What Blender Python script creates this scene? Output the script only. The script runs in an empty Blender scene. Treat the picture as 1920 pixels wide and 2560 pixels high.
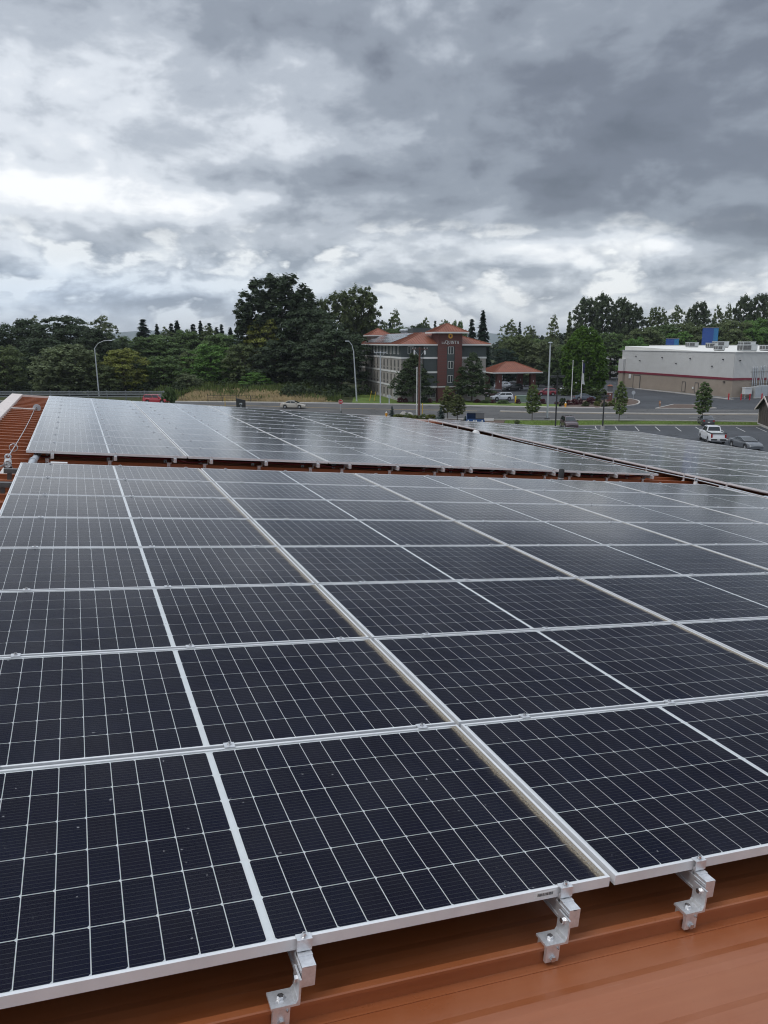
import bpy, math, random
import numpy as np
from mathutils import Vector, Matrix

S = bpy.context.scene
COL = S.collection
R_ = math.radians
F_PX, CAM_H, PITCH = 1956.557, 12.0, R_(12.2273)      # focal length in photograph pixels, eye height over the street, tilt

# ------------------------------------------------------------------ camera
cd = bpy.data.cameras.new('camera')
cam = bpy.data.objects.new('camera', cd)
COL.objects.link(cam)
cam.location = (0, 0, CAM_H)
cam.rotation_euler = (math.pi / 2 - PITCH, 0, 0)
cd.sensor_fit = 'VERTICAL'
cd.sensor_height = 36
cd.lens = F_PX / 2560 * 36
cd.clip_start, cd.clip_end = 0.05, 40000
S.camera = cam

# ------------------------------------------------------------------ sky
SUN_EL, SUN_AZ = R_(56), R_(-118)                      # azimuth measured from +Y towards +X
W = bpy.data.worlds.new('World')
S.world = W
W.use_nodes = True
wt = W.node_tree
wt.nodes.clear()


class NT:
    """tiny expression helper over a node tree"""
    def __init__(s, t): s.t = t

    def new(s, kind, **kw):
        n = s.t.nodes.new(kind)
        for k, v in kw.items(): setattr(n, k, v)
        return n

    def put(s, sock, v):
        if hasattr(v, 'is_linked'): s.t.links.new(v, sock)
        elif v is not None: sock.default_value = v

    def m(s, op, a, b=None, c=None, clamp=False):
        n = s.new('ShaderNodeMath', operation=op, use_clamp=clamp)
        for i, v in enumerate((a, b, c)):
            if v is not None: s.put(n.inputs[i], v)
        return n.outputs[0]

    def v(s, op, a, b=None):
        n = s.new('ShaderNodeVectorMath', operation=op)
        s.put(n.inputs[0], a)
        if b is not None: s.put(n.inputs[1], b)
        return n.outputs[0]

    def xyz(s, x, y, z=0.0):
        n = s.new('ShaderNodeCombineXYZ')
        for i, q in enumerate((x, y, z)): s.put(n.inputs[i], q)
        return n.outputs[0]

    def sep(s, v):
        n = s.new('ShaderNodeSeparateXYZ'); s.put(n.inputs[0], v)
        return n.outputs

    def noise(s, vec, scale, detail=4, rough=0.5, dist=0.0, lac=2.0):
        n = s.new('ShaderNodeTexNoise')
        s.put(n.inputs['Vector'], vec)
        for k, q in (('Scale', scale), ('Detail', detail), ('Roughness', rough), ('Distortion', dist), ('Lacunarity', lac)):
            n.inputs[k].default_value = q
        return n.outputs[0]

    def ramp(s, fac, stops, interp='LINEAR'):
        n = s.new('ShaderNodeValToRGB'); s.put(n.inputs[0], fac)
        r = n.color_ramp; r.interpolation = interp
        while len(r.elements) < len(stops): r.elements.new(0.5)
        for e, (p, c) in zip(r.elements, stops):
            e.position = p
            e.color = (c, c, c, 1) if isinstance(c, (int, float)) else (*c, 1)
        return n.outputs[0]

    def mix(s, f, a, b, mode='MIX'):
        n = s.new('ShaderNodeMix', data_type='RGBA', blend_type=mode)
        s.put(n.inputs[0], f)
        s.put(n.inputs[6], (*a, 1) if isinstance(a, tuple) and len(a) == 3 else a)
        s.put(n.inputs[7], (*b, 1) if isinstance(b, tuple) and len(b) == 3 else b)
        return n.outputs[2]


n = NT(wt)
dirv = n.new('ShaderNodeTexCoord').outputs['Generated']
dx, dy, dz = n.sep(dirv)
up = n.m('MAXIMUM', dz, 0.0)
zz = n.m('ADD', up, 0.17)
flat = n.xyz(n.m('DIVIDE', dx, zz), n.m('DIVIDE', dy, zz), 0.0)      # a level cloud deck seen in perspective
azi = n.m('ARCTAN2', dx, dy)


def blob(ca, ce, sa, se):
    """soft cloud bank around one compass direction"""
    a = n.m('DIVIDE', n.m('SUBTRACT', azi, ca), sa)
    e = n.m('DIVIDE', n.m('SUBTRACT', dz, ce), se)
    q = n.m('ADD', n.m('MULTIPLY', a, a), n.m('MULTIPLY', e, e))
    return n.m('POWER', 2.718, n.m('MULTIPLY', q, -1.0))


wob = n.new('ShaderNodeTexNoise'); n.put(wob.inputs['Vector'], flat)
wob.inputs['Scale'].default_value = 0.8; wob.inputs['Detail'].default_value = 3
warp = n.v('ADD', flat, n.v('MULTIPLY', n.v('SUBTRACT', wob.outputs['Color'], (0.5, 0.5, 0.5)), (0.55, 0.55, 0.0)))
big = n.noise(n.v('ADD', warp, (21.3, 4.1, 2.0)), 0.42, 4, 0.5)
mid = n.noise(n.v('ADD', warp, (3.7, 9.2, 6.0)), 1.25, 8, 0.60)
# heaps of cumulus in the lower sky: lit from above, grey below
hx, hy = n.m('MULTIPLY', azi, 13.0), n.m('MULTIPLY', dz, 26.0)
slow = n.noise(n.xyz(n.m('MULTIPLY', azi, 3.2), n.m('MULTIPLY', dz, 6.0), 8.0), 1.0, 3, 0.5)
hw = n.m('MULTIPLY', slow, 1.6)
heap = n.noise(n.xyz(n.m('ADD', hx, hw), hy, 3.0), 1.0, 7, 0.52)
heap_up = n.noise(n.xyz(n.m('ADD', hx, n.m('ADD', hw, 0.10)), n.m('ADD', hy, 0.42), 3.0), 1.0, 5, 0.50)
relief = n.m('SUBTRACT', heap_up, heap)
low = n.m('SUBTRACT', 1.0, n.m('MINIMUM', n.m('MULTIPLY', up, 4.0), 1.0))
th = n.m('ADD', n.m('MULTIPLY', big, 0.50), n.m('ADD', n.m('MULTIPLY', n.m('SUBTRACT', mid, 0.5), n.m('SUBTRACT', 0.42, n.m('MULTIPLY', low, 0.30))), 0.21))
th = n.m('ADD', th, n.m('MULTIPLY', n.m('SUBTRACT', heap, 0.5), n.m('ADD', 0.10, n.m('MULTIPLY', low, 0.40))))
th = n.m('ADD', th, n.m('MULTIPLY', relief, n.m('ADD', 0.16, n.m('MULTIPLY', low, 0.60))))
bil = n.m('ABSOLUTE', n.m('SUBTRACT', n.noise(n.v('ADD', warp, (7.1, 2.2, 4.0)), 1.05, 7, 0.58), 0.5))
th = n.m('ADD', th, n.m('MULTIPLY', n.m('SUBTRACT', 0.10, bil), n.m('SUBTRACT', 0.45, n.m('MULTIPLY', low, 0.35))))
mx_, my_ = n.m('MULTIPLY', azi, 5.2), n.m('MULTIPLY', dz, 8.5)
lump = n.noise(n.xyz(n.m('ADD', mx_, slow), my_, 5.5), 1.0, 8, 0.56)
lump_up = n.noise(n.xyz(n.m('ADD', mx_, n.m('ADD', slow, -0.10)), n.m('ADD', my_, 0.22), 5.5), 1.0, 6, 0.54)
th = n.m('ADD', th, n.m('MULTIPLY', n.m('SUBTRACT', lump_up, lump), 0.75))
th = n.m('ADD', th, n.m('MULTIPLY', n.m('SUBTRACT', lump, 0.5), 0.22))
th = n.m('ADD', th, 0.060)
for ca, ce, sa, se, amt in ((0.30, 0.205, 0.24, 0.066, 0.24), (0.425, 0.112, 0.085, 0.028, 0.26), (0.42, 0.33, 0.30, 0.11, 0.20), (0.02, 0.185, 0.17, 0.030, 0.09),
                            (-0.40, 0.21, 0.20, 0.10, -0.07), (-0.42, 0.150, 0.25, 0.026, -0.06), (0.28, 0.105, 0.16, 0.018, -0.26),
                            (-0.38, 0.052, 0.22, 0.020, 0.0), (-0.08, 0.34, 0.16, 0.05, 0.06), (0.30, 0.060, 0.20, 0.014, -0.10)):
    th = n.m('ADD', th, n.m('MULTIPLY', blob(ca, ce, sa, se), amt))
cloud = n.ramp(th, [(0.31, (0.74, 0.75, 0.76)), (0.43, (0.53, 0.56, 0.60)), (0.54, (0.335, 0.365, 0.41)),
                    (0.66, (0.205, 0.230, 0.268)), (0.80, (0.128, 0.144, 0.175)), (0.95, (0.095, 0.108, 0.132))], 'EASE')
# crisp heaps of cumulus standing before a pale gap low over the horizon
puff = n.ramp(n.m('ADD', 0.5, n.m('MULTIPLY', relief, 3.0)), [(0.10, (0.62, 0.65, 0.67)), (0.45, (0.385, 0.42, 0.465)), (0.90, (0.215, 0.245, 0.29))])
edge = n.ramp(n.m('ADD', heap, n.m('MULTIPLY', n.m('SUBTRACT', slow, 0.5), 0.30)), [(0.385, 0.0), (0.455, 1.0)])
lowsky = n.mix(edge, (0.70, 0.715, 0.715), puff)
band = n.ramp(n.m('ADD', up, n.m('MULTIPLY', n.m('SUBTRACT', heap, 0.5), 0.16)), [(0.085, 1.0), (0.135, 0.0)], 'EASE')
bank = n.m('SUBTRACT', 1.0, n.m('MINIMUM', n.m('MULTIPLY', blob(0.425, 0.112, 0.085, 0.028), 1.5), 1.0))      # one dark heap reaches down on the right
cloud = n.mix(n.m('MULTIPLY', n.m('MULTIPLY', band, 0.80), bank), cloud, lowsky)
blue = n.m('MULTIPLY', n.m('MAXIMUM', blob(-0.40, 0.045, 0.30, 0.045), 0.0), 0.55)
cloud = n.mix(blue, cloud, n.mix(1.0, cloud, (0.80, 0.95, 1.16), 'MULTIPLY'))
haze = n.m('POWER', n.m('SUBTRACT', 1.0, n.m('MINIMUM', n.m('MULTIPLY', up, 16.0), 1.0)), 2.0)
cloud = n.mix(n.m('MULTIPLY', haze, 0.6), cloud, (0.52, 0.565, 0.60))
# an overcast sky grows brighter towards the zenith
cloud = n.mix(1.0, cloud, n.ramp(up, [(0.0, 0.95), (0.36, 1.0), (1.0, 2.15)]), 'MULTIPLY')
nis = n.new('ShaderNodeTexSky')
nis.sky_type = 'NISHITA'; nis.sun_disc = False
nis.sun_elevation = SUN_EL; nis.sun_rotation = SUN_AZ
bg1 = n.new('ShaderNodeBackground'); n.put(bg1.inputs[0], nis.outputs[0]); bg1.inputs[1].default_value = 0.10
bg2 = n.new('ShaderNodeBackground'); n.put(bg2.inputs[0], cloud); bg2.inputs[1].default_value = 1.0
mx = n.new('ShaderNodeMixShader'); mx.inputs[0].default_value = 0.93
wt.links.new(bg1.outputs[0], mx.inputs[1]); wt.links.new(bg2.outputs[0], mx.inputs[2])
W.cycles.sampling_method = 'MANUAL'; W.cycles.sample_map_resolution = 256
wo = n.new('ShaderNodeOutputWorld'); wt.links.new(mx.outputs[0], wo.inputs[0])

# ------------------------------------------------------------------ sun behind the clouds, exposure
ld = bpy.data.lights.new('sun', 'SUN')
ld.energy, ld.angle, ld.color = 0.85, R_(25), (1.0, 0.97, 0.92)
sun = bpy.data.objects.new('sun', ld)
COL.objects.link(sun)
sd = Vector((math.sin(SUN_AZ) * math.cos(SUN_EL), math.cos(SUN_AZ) * math.cos(SUN_EL), math.sin(SUN_EL)))
sun.rotation_euler = (-sd).to_track_quat('-Z', 'Y').to_euler()
sun.location = sd * 60
vs = S.view_settings
vs.view_transform, vs.look, vs.exposure, vs.gamma, vs.use_curve_mapping = 'Standard', 'None', 0.60, 1.0, False
S.cycles.use_denoising = True
S.cycles.max_bounces, S.cycles.transparent_max_bounces = 4, 10
S.cycles.diffuse_bounces, S.cycles.glossy_bounces = 2, 3
S.cycles.filter_width = 1.1

# ------------------------------------------------------------------ where a pixel of the photograph lies in the place
CT, ST = math.cos(PITCH), math.sin(PITCH)


def ray(px, py):
    a, b = (px - 960) / F_PX, (py - 1280) / F_PX
    return Vector((a, CT - b * ST, -b * CT - ST))


def gnd(px, py, z=0.0):
    d = ray(px, py)
    return Vector((0, 0, CAM_H)) + d * ((z - CAM_H) / d.z)


def at(px, py, Y):
    d = ray(px, py)
    return Vector((0, 0, CAM_H)) + d * (Y / d.y)


# roof frame: u runs down the slope along the seams, v along the building, w out of the panel glass
AL, PS = R_(5.1877), math.atan2(0.362719, 0.931899)
RV = Vector((-math.sin(PS), math.cos(PS), 0))
RU = Vector((math.cos(PS) * math.cos(AL), math.sin(PS) * math.cos(AL), -math.sin(AL)))
RW = RU.cross(RV)
RO = Vector((-1.364571, 1.454968, 10.475722))
RM = Matrix(((RU.x, RV.x, RW.x, RO.x), (RU.y, RV.y, RW.y, RO.y), (RU.z, RV.z, RW.z, RO.z), (0, 0, 0, 1)))
RMI = RM.inverted()


def roofpt(px, py, w):
    o = RMI @ Vector((0, 0, CAM_H)); d = RMI.to_3x3() @ ray(px, py)
    return o + d * ((w - o.z) / d.z)


# ------------------------------------------------------------------ object helpers
def link(o):
    COL.objects.link(o)
    return o


def tag(o, label=None, cat=None, group=None, kind=None):
    if label: o['label'] = label
    if cat: o['category'] = cat
    if group: o['group'] = group
    if kind: o['kind'] = kind
    return o


def thing(name, label, cat, loc=(0, 0, 0), rz=0.0, group=None, mw=None):
    o = link(bpy.data.objects.new(name, None))
    o.empty_display_size = 0.1
    if mw is not None: o.matrix_world = mw
    else: o.location = loc; o.rotation_euler = (0, 0, rz)
    return tag(o, label, cat, group)


class MB:
    """collects shapes and links them as one mesh object"""
    def __init__(s): s.v = []; s.f = []

    def add(s, vs_, fs):
        k = len(s.v)
        s.v.extend([tuple(p) for p in vs_]); s.f.extend([tuple(i + k for i in f) for f in fs])
        return s

    def box(s, x0, x1, y0, y1, z0, z1):
        return s.add([(x0, y0, z0), (x1, y0, z0), (x1, y1, z0), (x0, y1, z0), (x0, y0, z1), (x1, y0, z1), (x1, y1, z1), (x0, y1, z1)],
                     [(0, 3, 2, 1), (4, 5, 6, 7), (0, 1, 5, 4), (1, 2, 6, 5), (2, 3, 7, 6), (3, 0, 4, 7)])

    def hexa(s, b, t):
        """8 corners: 4 at the bottom, 4 at the top"""
        return s.add(list(b) + list(t), [(0, 3, 2, 1), (4, 5, 6, 7), (0, 1, 5, 4), (1, 2, 6, 5), (2, 3, 7, 6), (3, 0, 4, 7)])

    def tube(s, pts, r, n=8, cap=True):
        pts = [Vector(p) for p in pts]
        rr = r if isinstance(r, (list, tuple)) else [r] * len(pts)
        k = len(s.v); a = None
        for i, p in enumerate(pts):
            d = (pts[min(i + 1, len(pts) - 1)] - pts[max(i - 1, 0)]).normalized()
            if a is None: a = d.orthogonal().normalized()
            a = (a - d * a.dot(d)).normalized(); b = d.cross(a)
            for j in range(n):
                t = 2 * math.pi * j / n
                s.v.append(tuple(p + (a * math.cos(t) + b * math.sin(t)) * rr[i]))
        for i in range(len(pts) - 1):
            for j in range(n):
                s.f.append((k + i * n + j, k + i * n + (j + 1) % n, k + (i + 1) * n + (j + 1) % n, k + (i + 1) * n + j))
        if cap:
            s.f.append(tuple(k + j for j in reversed(range(n))))
            s.f.append(tuple(k + (len(pts) - 1) * n + j for j in range(n)))
        return s

    def lathe(s, prof, n=16, c=(0, 0, 0)):
        k = len(s.v)
        for r, z in prof:
            for j in range(n):
                t = 2 * math.pi * j / n
                s.v.append((c[0] + r * math.cos(t), c[1] + r * math.sin(t), c[2] + z))
        for i in range(len(prof) - 1):
            for j in range(n):
                s.f.append((k + i * n + j, k + i * n + (j + 1) % n, k + (i + 1) * n + (j + 1) % n, k + (i + 1) * n + j))
        s.f.append(tuple(k + j for j in reversed(range(n))))
        s.f.append(tuple(k + (len(prof) - 1) * n + j for j in range(n)))
        return s

    def prism(s, poly, axis, a, b):
        """poly: 2-d points; axis: the third direction, from a to b"""
        m = len(poly)
        def P(p, q):
            return (q, p[0], p[1]) if axis == 'x' else ((p[0], q, p[1]) if axis == 'y' else (p[0], p[1], q))
        return s.add([P(p, a) for p in poly] + [P(p, b) for p in poly],
                     [tuple(range(m - 1, -1, -1)), tuple(range(m, 2 * m))] + [(i, (i + 1) % m, m + (i + 1) % m, m + i) for i in range(m)])

    def quad(s, *p): return s.add(p, [tuple(range(len(p)))])

    def mesh(s, name, mat, smooth=None):
        me = bpy.data.meshes.new(name)
        me.from_pydata(s.v, [], s.f); me.update()
        if mat is not None: me.materials.append(mat)
        if smooth is not None:
            me.polygons.foreach_set('use_smooth', [True] * len(me.polygons))
            if smooth: me.set_sharp_from_angle(angle=R_(smooth))
        return me

    def build(s, name, mat, parent=None, smooth=None, mw=None, flip=False):
        o = link(bpy.data.objects.new(name, s.mesh(name, mat, smooth)))
        if parent is not None: o.parent = parent
        if mw is not None: o.matrix_local = mw
        return o


def meshobj(name, me, parent=None, loc=None, mw=None):
    o = link(bpy.data.objects.new(name, me))
    if parent is not None: o.parent = parent
    if loc is not None: o.location = loc
    if mw is not None: o.matrix_local = mw
    return o


def copy_tree(o, parent=None):
    c = link(o.copy())
    if parent is not None: c.parent = parent
    for ch in list(o.children): copy_tree(ch, c)
    return c


ORD = ['first', 'second', 'third', 'fourth', 'fifth', 'sixth', 'seventh', 'eighth', 'ninth', 'tenth', 'eleventh', 'twelfth',
       'thirteenth', 'fourteenth', 'fifteenth', 'sixteenth']
rnd = random.Random(7)

# ------------------------------------------------------------------ materials
def mat(name, col, rough=0.6, metal=0.0, var=0.12, scale=3.0, bump=0.0, bscale=40.0, spec=0.5, coat=0.0, detail=5, var2=0.0, scale2=0.3, obj=True):
    m = bpy.data.materials.new(name); m.use_nodes = True
    t = NT(m.node_tree); b = m.node_tree.nodes['Principled BSDF']
    co = t.new('ShaderNodeTexCoord').outputs['Object'] if obj else t.new('ShaderNodeNewGeometry').outputs['Position']
    c = (*col, 1)
    if var:
        f = t.noise(co, scale, detail, 0.6)
        k = t.ramp(f, [(0.25, 1 - var), (0.75, 1 + var)])
        c = t.mix(1.0, c, k, 'MULTIPLY')
        if var2:
            c = t.mix(1.0, c, t.ramp(t.noise(co, scale2, 3, 0.5), [(0.3, 1 - var2), (0.7, 1 + var2)]), 'MULTIPLY')
    t.put(b.inputs['Base Color'], c)
    b.inputs['Roughness'].default_value = rough
    b.inputs['Metallic'].default_value = metal
    b.inputs['Specular IOR Level'].default_value = spec
    b.inputs['Coat Weight'].default_value = coat
    if bump:
        bn = t.new('ShaderNodeBump'); bn.inputs['Strength'].default_value = bump; bn.inputs['Distance'].default_value = 0.02
        t.put(bn.inputs['Height'], t.noise(co, bscale, 5, 0.6)); t.put(b.inputs['Normal'], bn.outputs[0])
    return m


def objcolor_mat(name, rough, var, scale, spec=0.3, transl=0.0, coat=0.0, metal=0.0):
    """paint or foliage whose colour is the object's own colour"""
    m = bpy.data.materials.new(name); m.use_nodes = True
    t = NT(m.node_tree); b = m.node_tree.nodes['Principled BSDF']
    c = t.new('ShaderNodeObjectInfo').outputs['Color']
    if var:
        co = t.new('ShaderNodeTexCoord').outputs['Object']
        c = t.mix(1.0, c, t.ramp(t.noise(co, scale, 6, 0.65), [(0.28, 1 - var), (0.72, 1 + var)]), 'MULTIPLY')
    t.put(b.inputs['Base Color'], c)
    b.inputs['Roughness'].default_value = rough
    b.inputs['Specular IOR Level'].default_value = spec
    b.inputs['Coat Weight'].default_value = coat; b.inputs['Coat Roughness'].default_value = 0.06
    b.inputs['Metallic'].default_value = metal
    if transl:
        tr = t.new('ShaderNodeBsdfTranslucent'); t.put(tr.inputs[0], c)
        ms = t.new('ShaderNodeMixShader'); ms.inputs[0].default_value = transl
        out = m.node_tree.nodes['Material Output']
        m.node_tree.links.new(b.outputs[0], ms.inputs[1]); m.node_tree.links.new(tr.outputs[0], ms.inputs[2])
        m.node_tree.links.new(ms.outputs[0], out.inputs[0])
    return m


M = {}
M['alu'] = mat('brushed_aluminium', (0.70, 0.71, 0.73), 0.40, 0.70, 0.16, 45, 0.12, 160)
M['alu_frame'] = mat('anodised_frame', (0.70, 0.71, 0.725), 0.36, 0.18, 0.08, 9, var2=0.05, scale2=1.5)
M['steel'] = mat('stainless_steel', (0.55, 0.55, 0.56), 0.25, 0.95, 0.1, 60)
M['galv'] = mat('galvanised_steel', (0.48, 0.51, 0.54), 0.5, 0.5, 0.15, 12)
M['white_sheet'] = mat('white_backsheet', (0.86, 0.88, 0.89), 0.5, 0, 0.04, 25)
def roof_paint():
    """satin copper paint: chalky patches, rain streaks down the slope, scuffs and dust along the ribs"""
    m = bpy.data.materials.new('copper_painted_roof'); m.use_nodes = True
    t = NT(m.node_tree); b = m.node_tree.nodes['Principled BSDF']
    co = t.new('ShaderNodeTexCoord').outputs['Object']
    streak = t.noise(t.v('MULTIPLY', co, (0.55, 9.0, 1.0)), 1.0, 6, 0.62)
    blot = t.noise(co, 2.6, 5, 0.6)
    scuff = t.noise(t.v('MULTIPLY', co, (3.0, 60.0, 1.0)), 1.0, 3, 0.6)
    speck = t.ramp(t.noise(co, 85.0, 2, 0.6), [(0.70, 0.0), (0.76, 0.55)])
    c = t.mix(t.ramp(streak, [(0.32, 0.0), (0.72, 1.0)]), (0.270, 0.078, 0.025), (0.355, 0.116, 0.045))
    c = t.mix(t.ramp(blot, [(0.45, 0.0), (0.85, 0.45)]), c, (0.375, 0.160, 0.085))
    c = t.mix(t.ramp(scuff, [(0.66, 0.0), (0.74, 0.28)]), c, (0.42, 0.23, 0.15))
    c = t.mix(speck, c, (0.19, 0.066, 0.028))
    t.put(b.inputs['Base Color'], c)
    t.put(b.inputs['Roughness'], t.ramp(blot, [(0.3, 0.24), (0.7, 0.42)]))
    b.inputs['Metallic'].default_value = 0.15; b.inputs['Coat Weight'].default_value = 0.25; b.inputs['Coat Roughness'].default_value = 0.22
    bn = t.new('ShaderNodeBump'); bn.inputs['Strength'].default_value = 0.10; bn.inputs['Distance'].default_value = 0.02
    t.put(bn.inputs['Height'], t.noise(t.v('MULTIPLY', co, (0.8, 5.0, 1.0)), 1.0, 3, 0.5)); t.put(b.inputs['Normal'], bn.outputs[0])
    return m


M['roof'] = roof_paint()
M['cap'] = mat('pale_coping', (0.66, 0.58, 0.54), 0.5, 0.1, 0.10, 2.5)
M['black_rubber'] = mat('black_rubber', (0.018, 0.018, 0.02), 0.5, 0, 0.2, 20)
M['black_paint'] = mat('black_paint', (0.025, 0.026, 0.028), 0.45, 0, 0.1, 10)
M['dark_void'] = mat('dark_interior', (0.012, 0.012, 0.013), 0.8, 0, 0)
M['red_cable'] = mat('red_cable', (0.20, 0.02, 0.025), 0.5, 0, 0.1, 20)
M['plastic_grey'] = mat('light_grey_plastic', (0.62, 0.63, 0.63), 0.5, 0, 0.06, 10)
M['concrete'] = mat('concrete', (0.36, 0.345, 0.325), 0.85, 0, 0.14, 1.2, 0.2, 30, var2=0.1, scale2=0.15)
M['kerb'] = mat('kerb_concrete', (0.42, 0.40, 0.375), 0.85, 0, 0.18, 0.8, 0.15, 20)
M['asphalt'] = mat('street_asphalt', (0.098, 0.097, 0.096), 0.88, 0, 0.10, 0.9, 0.15, 60, var2=0.14, scale2=0.06, obj=False, spec=0.25)
M['lot'] = mat('parking_asphalt', (0.062, 0.066, 0.073), 0.85, 0, 0.14, 0.5, 0.15, 60, var2=0.20, scale2=0.07, obj=False, spec=0.25)
for k_ in ('asphalt', 'lot'):                            # sealed cracks and oil stains
    t_ = NT(M[k_].node_tree); b_ = M[k_].node_tree.nodes['Principled BSDF']
    pos = t_.new('ShaderNodeNewGeometry').outputs['Position']
    vo = t_.new('ShaderNodeTexVoronoi', feature='DISTANCE_TO_EDGE'); vo.inputs['Scale'].default_value = 0.085
    t_.put(vo.inputs['Vector'], t_.v('ADD', pos, t_.v('MULTIPLY', t_.xyz(t_.noise(pos, 0.35, 4, 0.6), t_.noise(pos, 0.31, 4, 0.6), 0.0), (7.0, 7.0, 0.0))))
    crack = t_.ramp(vo.outputs['Distance'], [(0.004, 0.55), (0.011, 1.0)])
    oil = t_.ramp(t_.noise(pos, 0.42, 3, 0.5), [(0.60, 1.0), (0.72, 0.72)])
    src = b_.inputs['Base Color'].links[0].from_socket
    t_.put(b_.inputs['Base Color'], t_.mix(1.0, t_.mix(1.0, src, crack, 'MULTIPLY'), oil, 'MULTIPLY'))
M['white_paint'] = mat('white_road_paint', (0.46, 0.46, 0.45), 0.7, 0, 0.35, 2, obj=False)
M['yellow_paint'] = mat('yellow_road_paint', (0.66, 0.43, 0.12), 0.7, 0, 0.18, 2, obj=False)
M['bark'] = mat('bark', (0.085, 0.068, 0.055), 0.9, 0, 0.3, 6, 0.6, 14)
M['mulch'] = mat('bark_mulch', (0.10, 0.068, 0.052), 0.95, 0, 0.35, 4, 0.5, 20, obj=False)
M['lawn'] = mat('mown_lawn', (0.115, 0.165, 0.042), 0.9, 0, 0.28, 1.3, 0.4, 30, var2=0.25, scale2=0.22, obj=False, spec=0.1)
M['earth'] = mat('meadow_ground', (0.062, 0.072, 0.032), 0.95, 0, 0.35, 0.4, 0.4, 8, var2=0.3, scale2=0.03, obj=False, spec=0.1)
M['dry'] = mat('dry_grass_ground', (0.23, 0.19, 0.10), 0.95, 0, 0.30, 0.9, 0.5, 10, var2=0.35, scale2=0.12, obj=False, spec=0.1)
M['leaf'] = objcolor_mat('foliage', 0.6, 0.42, 0.45, 0.25, 0.32)
M['paint'] = objcolor_mat('vehicle_paint', 0.28, 0.0, 1, 0.5, 0, 0.8)
M['plain'] = objcolor_mat('painted_surface', 0.55, 0.08, 3.0, 0.35)
M['tyre'] = mat('tyre_rubber', (0.022, 0.022, 0.023), 0.8, 0, 0.1, 20)
M['rim'] = mat('alloy_rim', (0.55, 0.56, 0.58), 0.3, 0.7, 0.05, 20)
M['car_glass'] = mat('dark_car_glass', (0.022, 0.028, 0.032), 0.06, 0, 0, spec=0.7)
M['glass'] = mat('window_glass', (0.045, 0.055, 0.062), 0.05, 0, 0.1, 2, spec=0.8)
M['tail'] = mat('red_lamp', (0.30, 0.012, 0.012), 0.2, 0, 0, spec=0.6)
M['lamp_clear'] = mat('clear_lamp', (0.72, 0.74, 0.76), 0.12, 0.2, 0)
M['stucco'] = mat('beige_stucco', (0.31, 0.288, 0.265), 0.85, 0, 0.07, 1.5, 0.1, 30, var2=0.06, scale2=0.2)
M['green_siding'] = mat('dark_green_siding', (0.062, 0.076, 0.078), 0.7, 0, 0.08, 1.2)
M['brick'] = mat('red_brown_brick', (0.135, 0.052, 0.045), 0.8, 0, 0.14, 4, 0.2, 20)
M['trim_white'] = mat('white_trim', (0.66, 0.66, 0.65), 0.6, 0, 0.06, 2)
M['red_roof'] = mat('terracotta_metal_roof', (0.225, 0.072, 0.036), 0.5, 0.05, 0.16, 0.8, var2=0.12, scale2=0.2)
M['shingle'] = mat('grey_shingles', (0.11, 0.11, 0.115), 0.85, 0, 0.25, 3, 0.3, 20)
M['pv_far'] = mat('far_photovoltaic_glass', (0.05, 0.055, 0.07), 0.12, 0, 0.05, 1, spec=0.8)
M['steel_grey_wall'] = mat('light_grey_metal_wall', (0.57, 0.57, 0.56), 0.5, 0.05, 0.05, 0.5, var2=0.05, scale2=0.08)
M['steel_tan_wall'] = mat('tan_metal_wall', (0.34, 0.285, 0.235), 0.55, 0.05, 0.07, 0.5, var2=0.06, scale2=0.1)
M['crimson'] = mat('crimson_band', (0.19, 0.022, 0.042), 0.5, 0, 0.06, 1)
M['white_roof'] = mat('white_membrane', (0.74, 0.73, 0.69), 0.7, 0, 0.08, 0.2)
M['hvac'] = mat('rooftop_unit_metal', (0.47, 0.49, 0.49), 0.5, 0.2, 0.08, 1.5)
M['louvre'] = mat('louvre_dark', (0.10, 0.10, 0.10), 0.6, 0.1, 0.3, 8)
M['wood_pole'] = mat('weathered_pole', (0.115, 0.055, 0.042), 0.85, 0, 0.25, 5, 0.4, 20)


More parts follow.
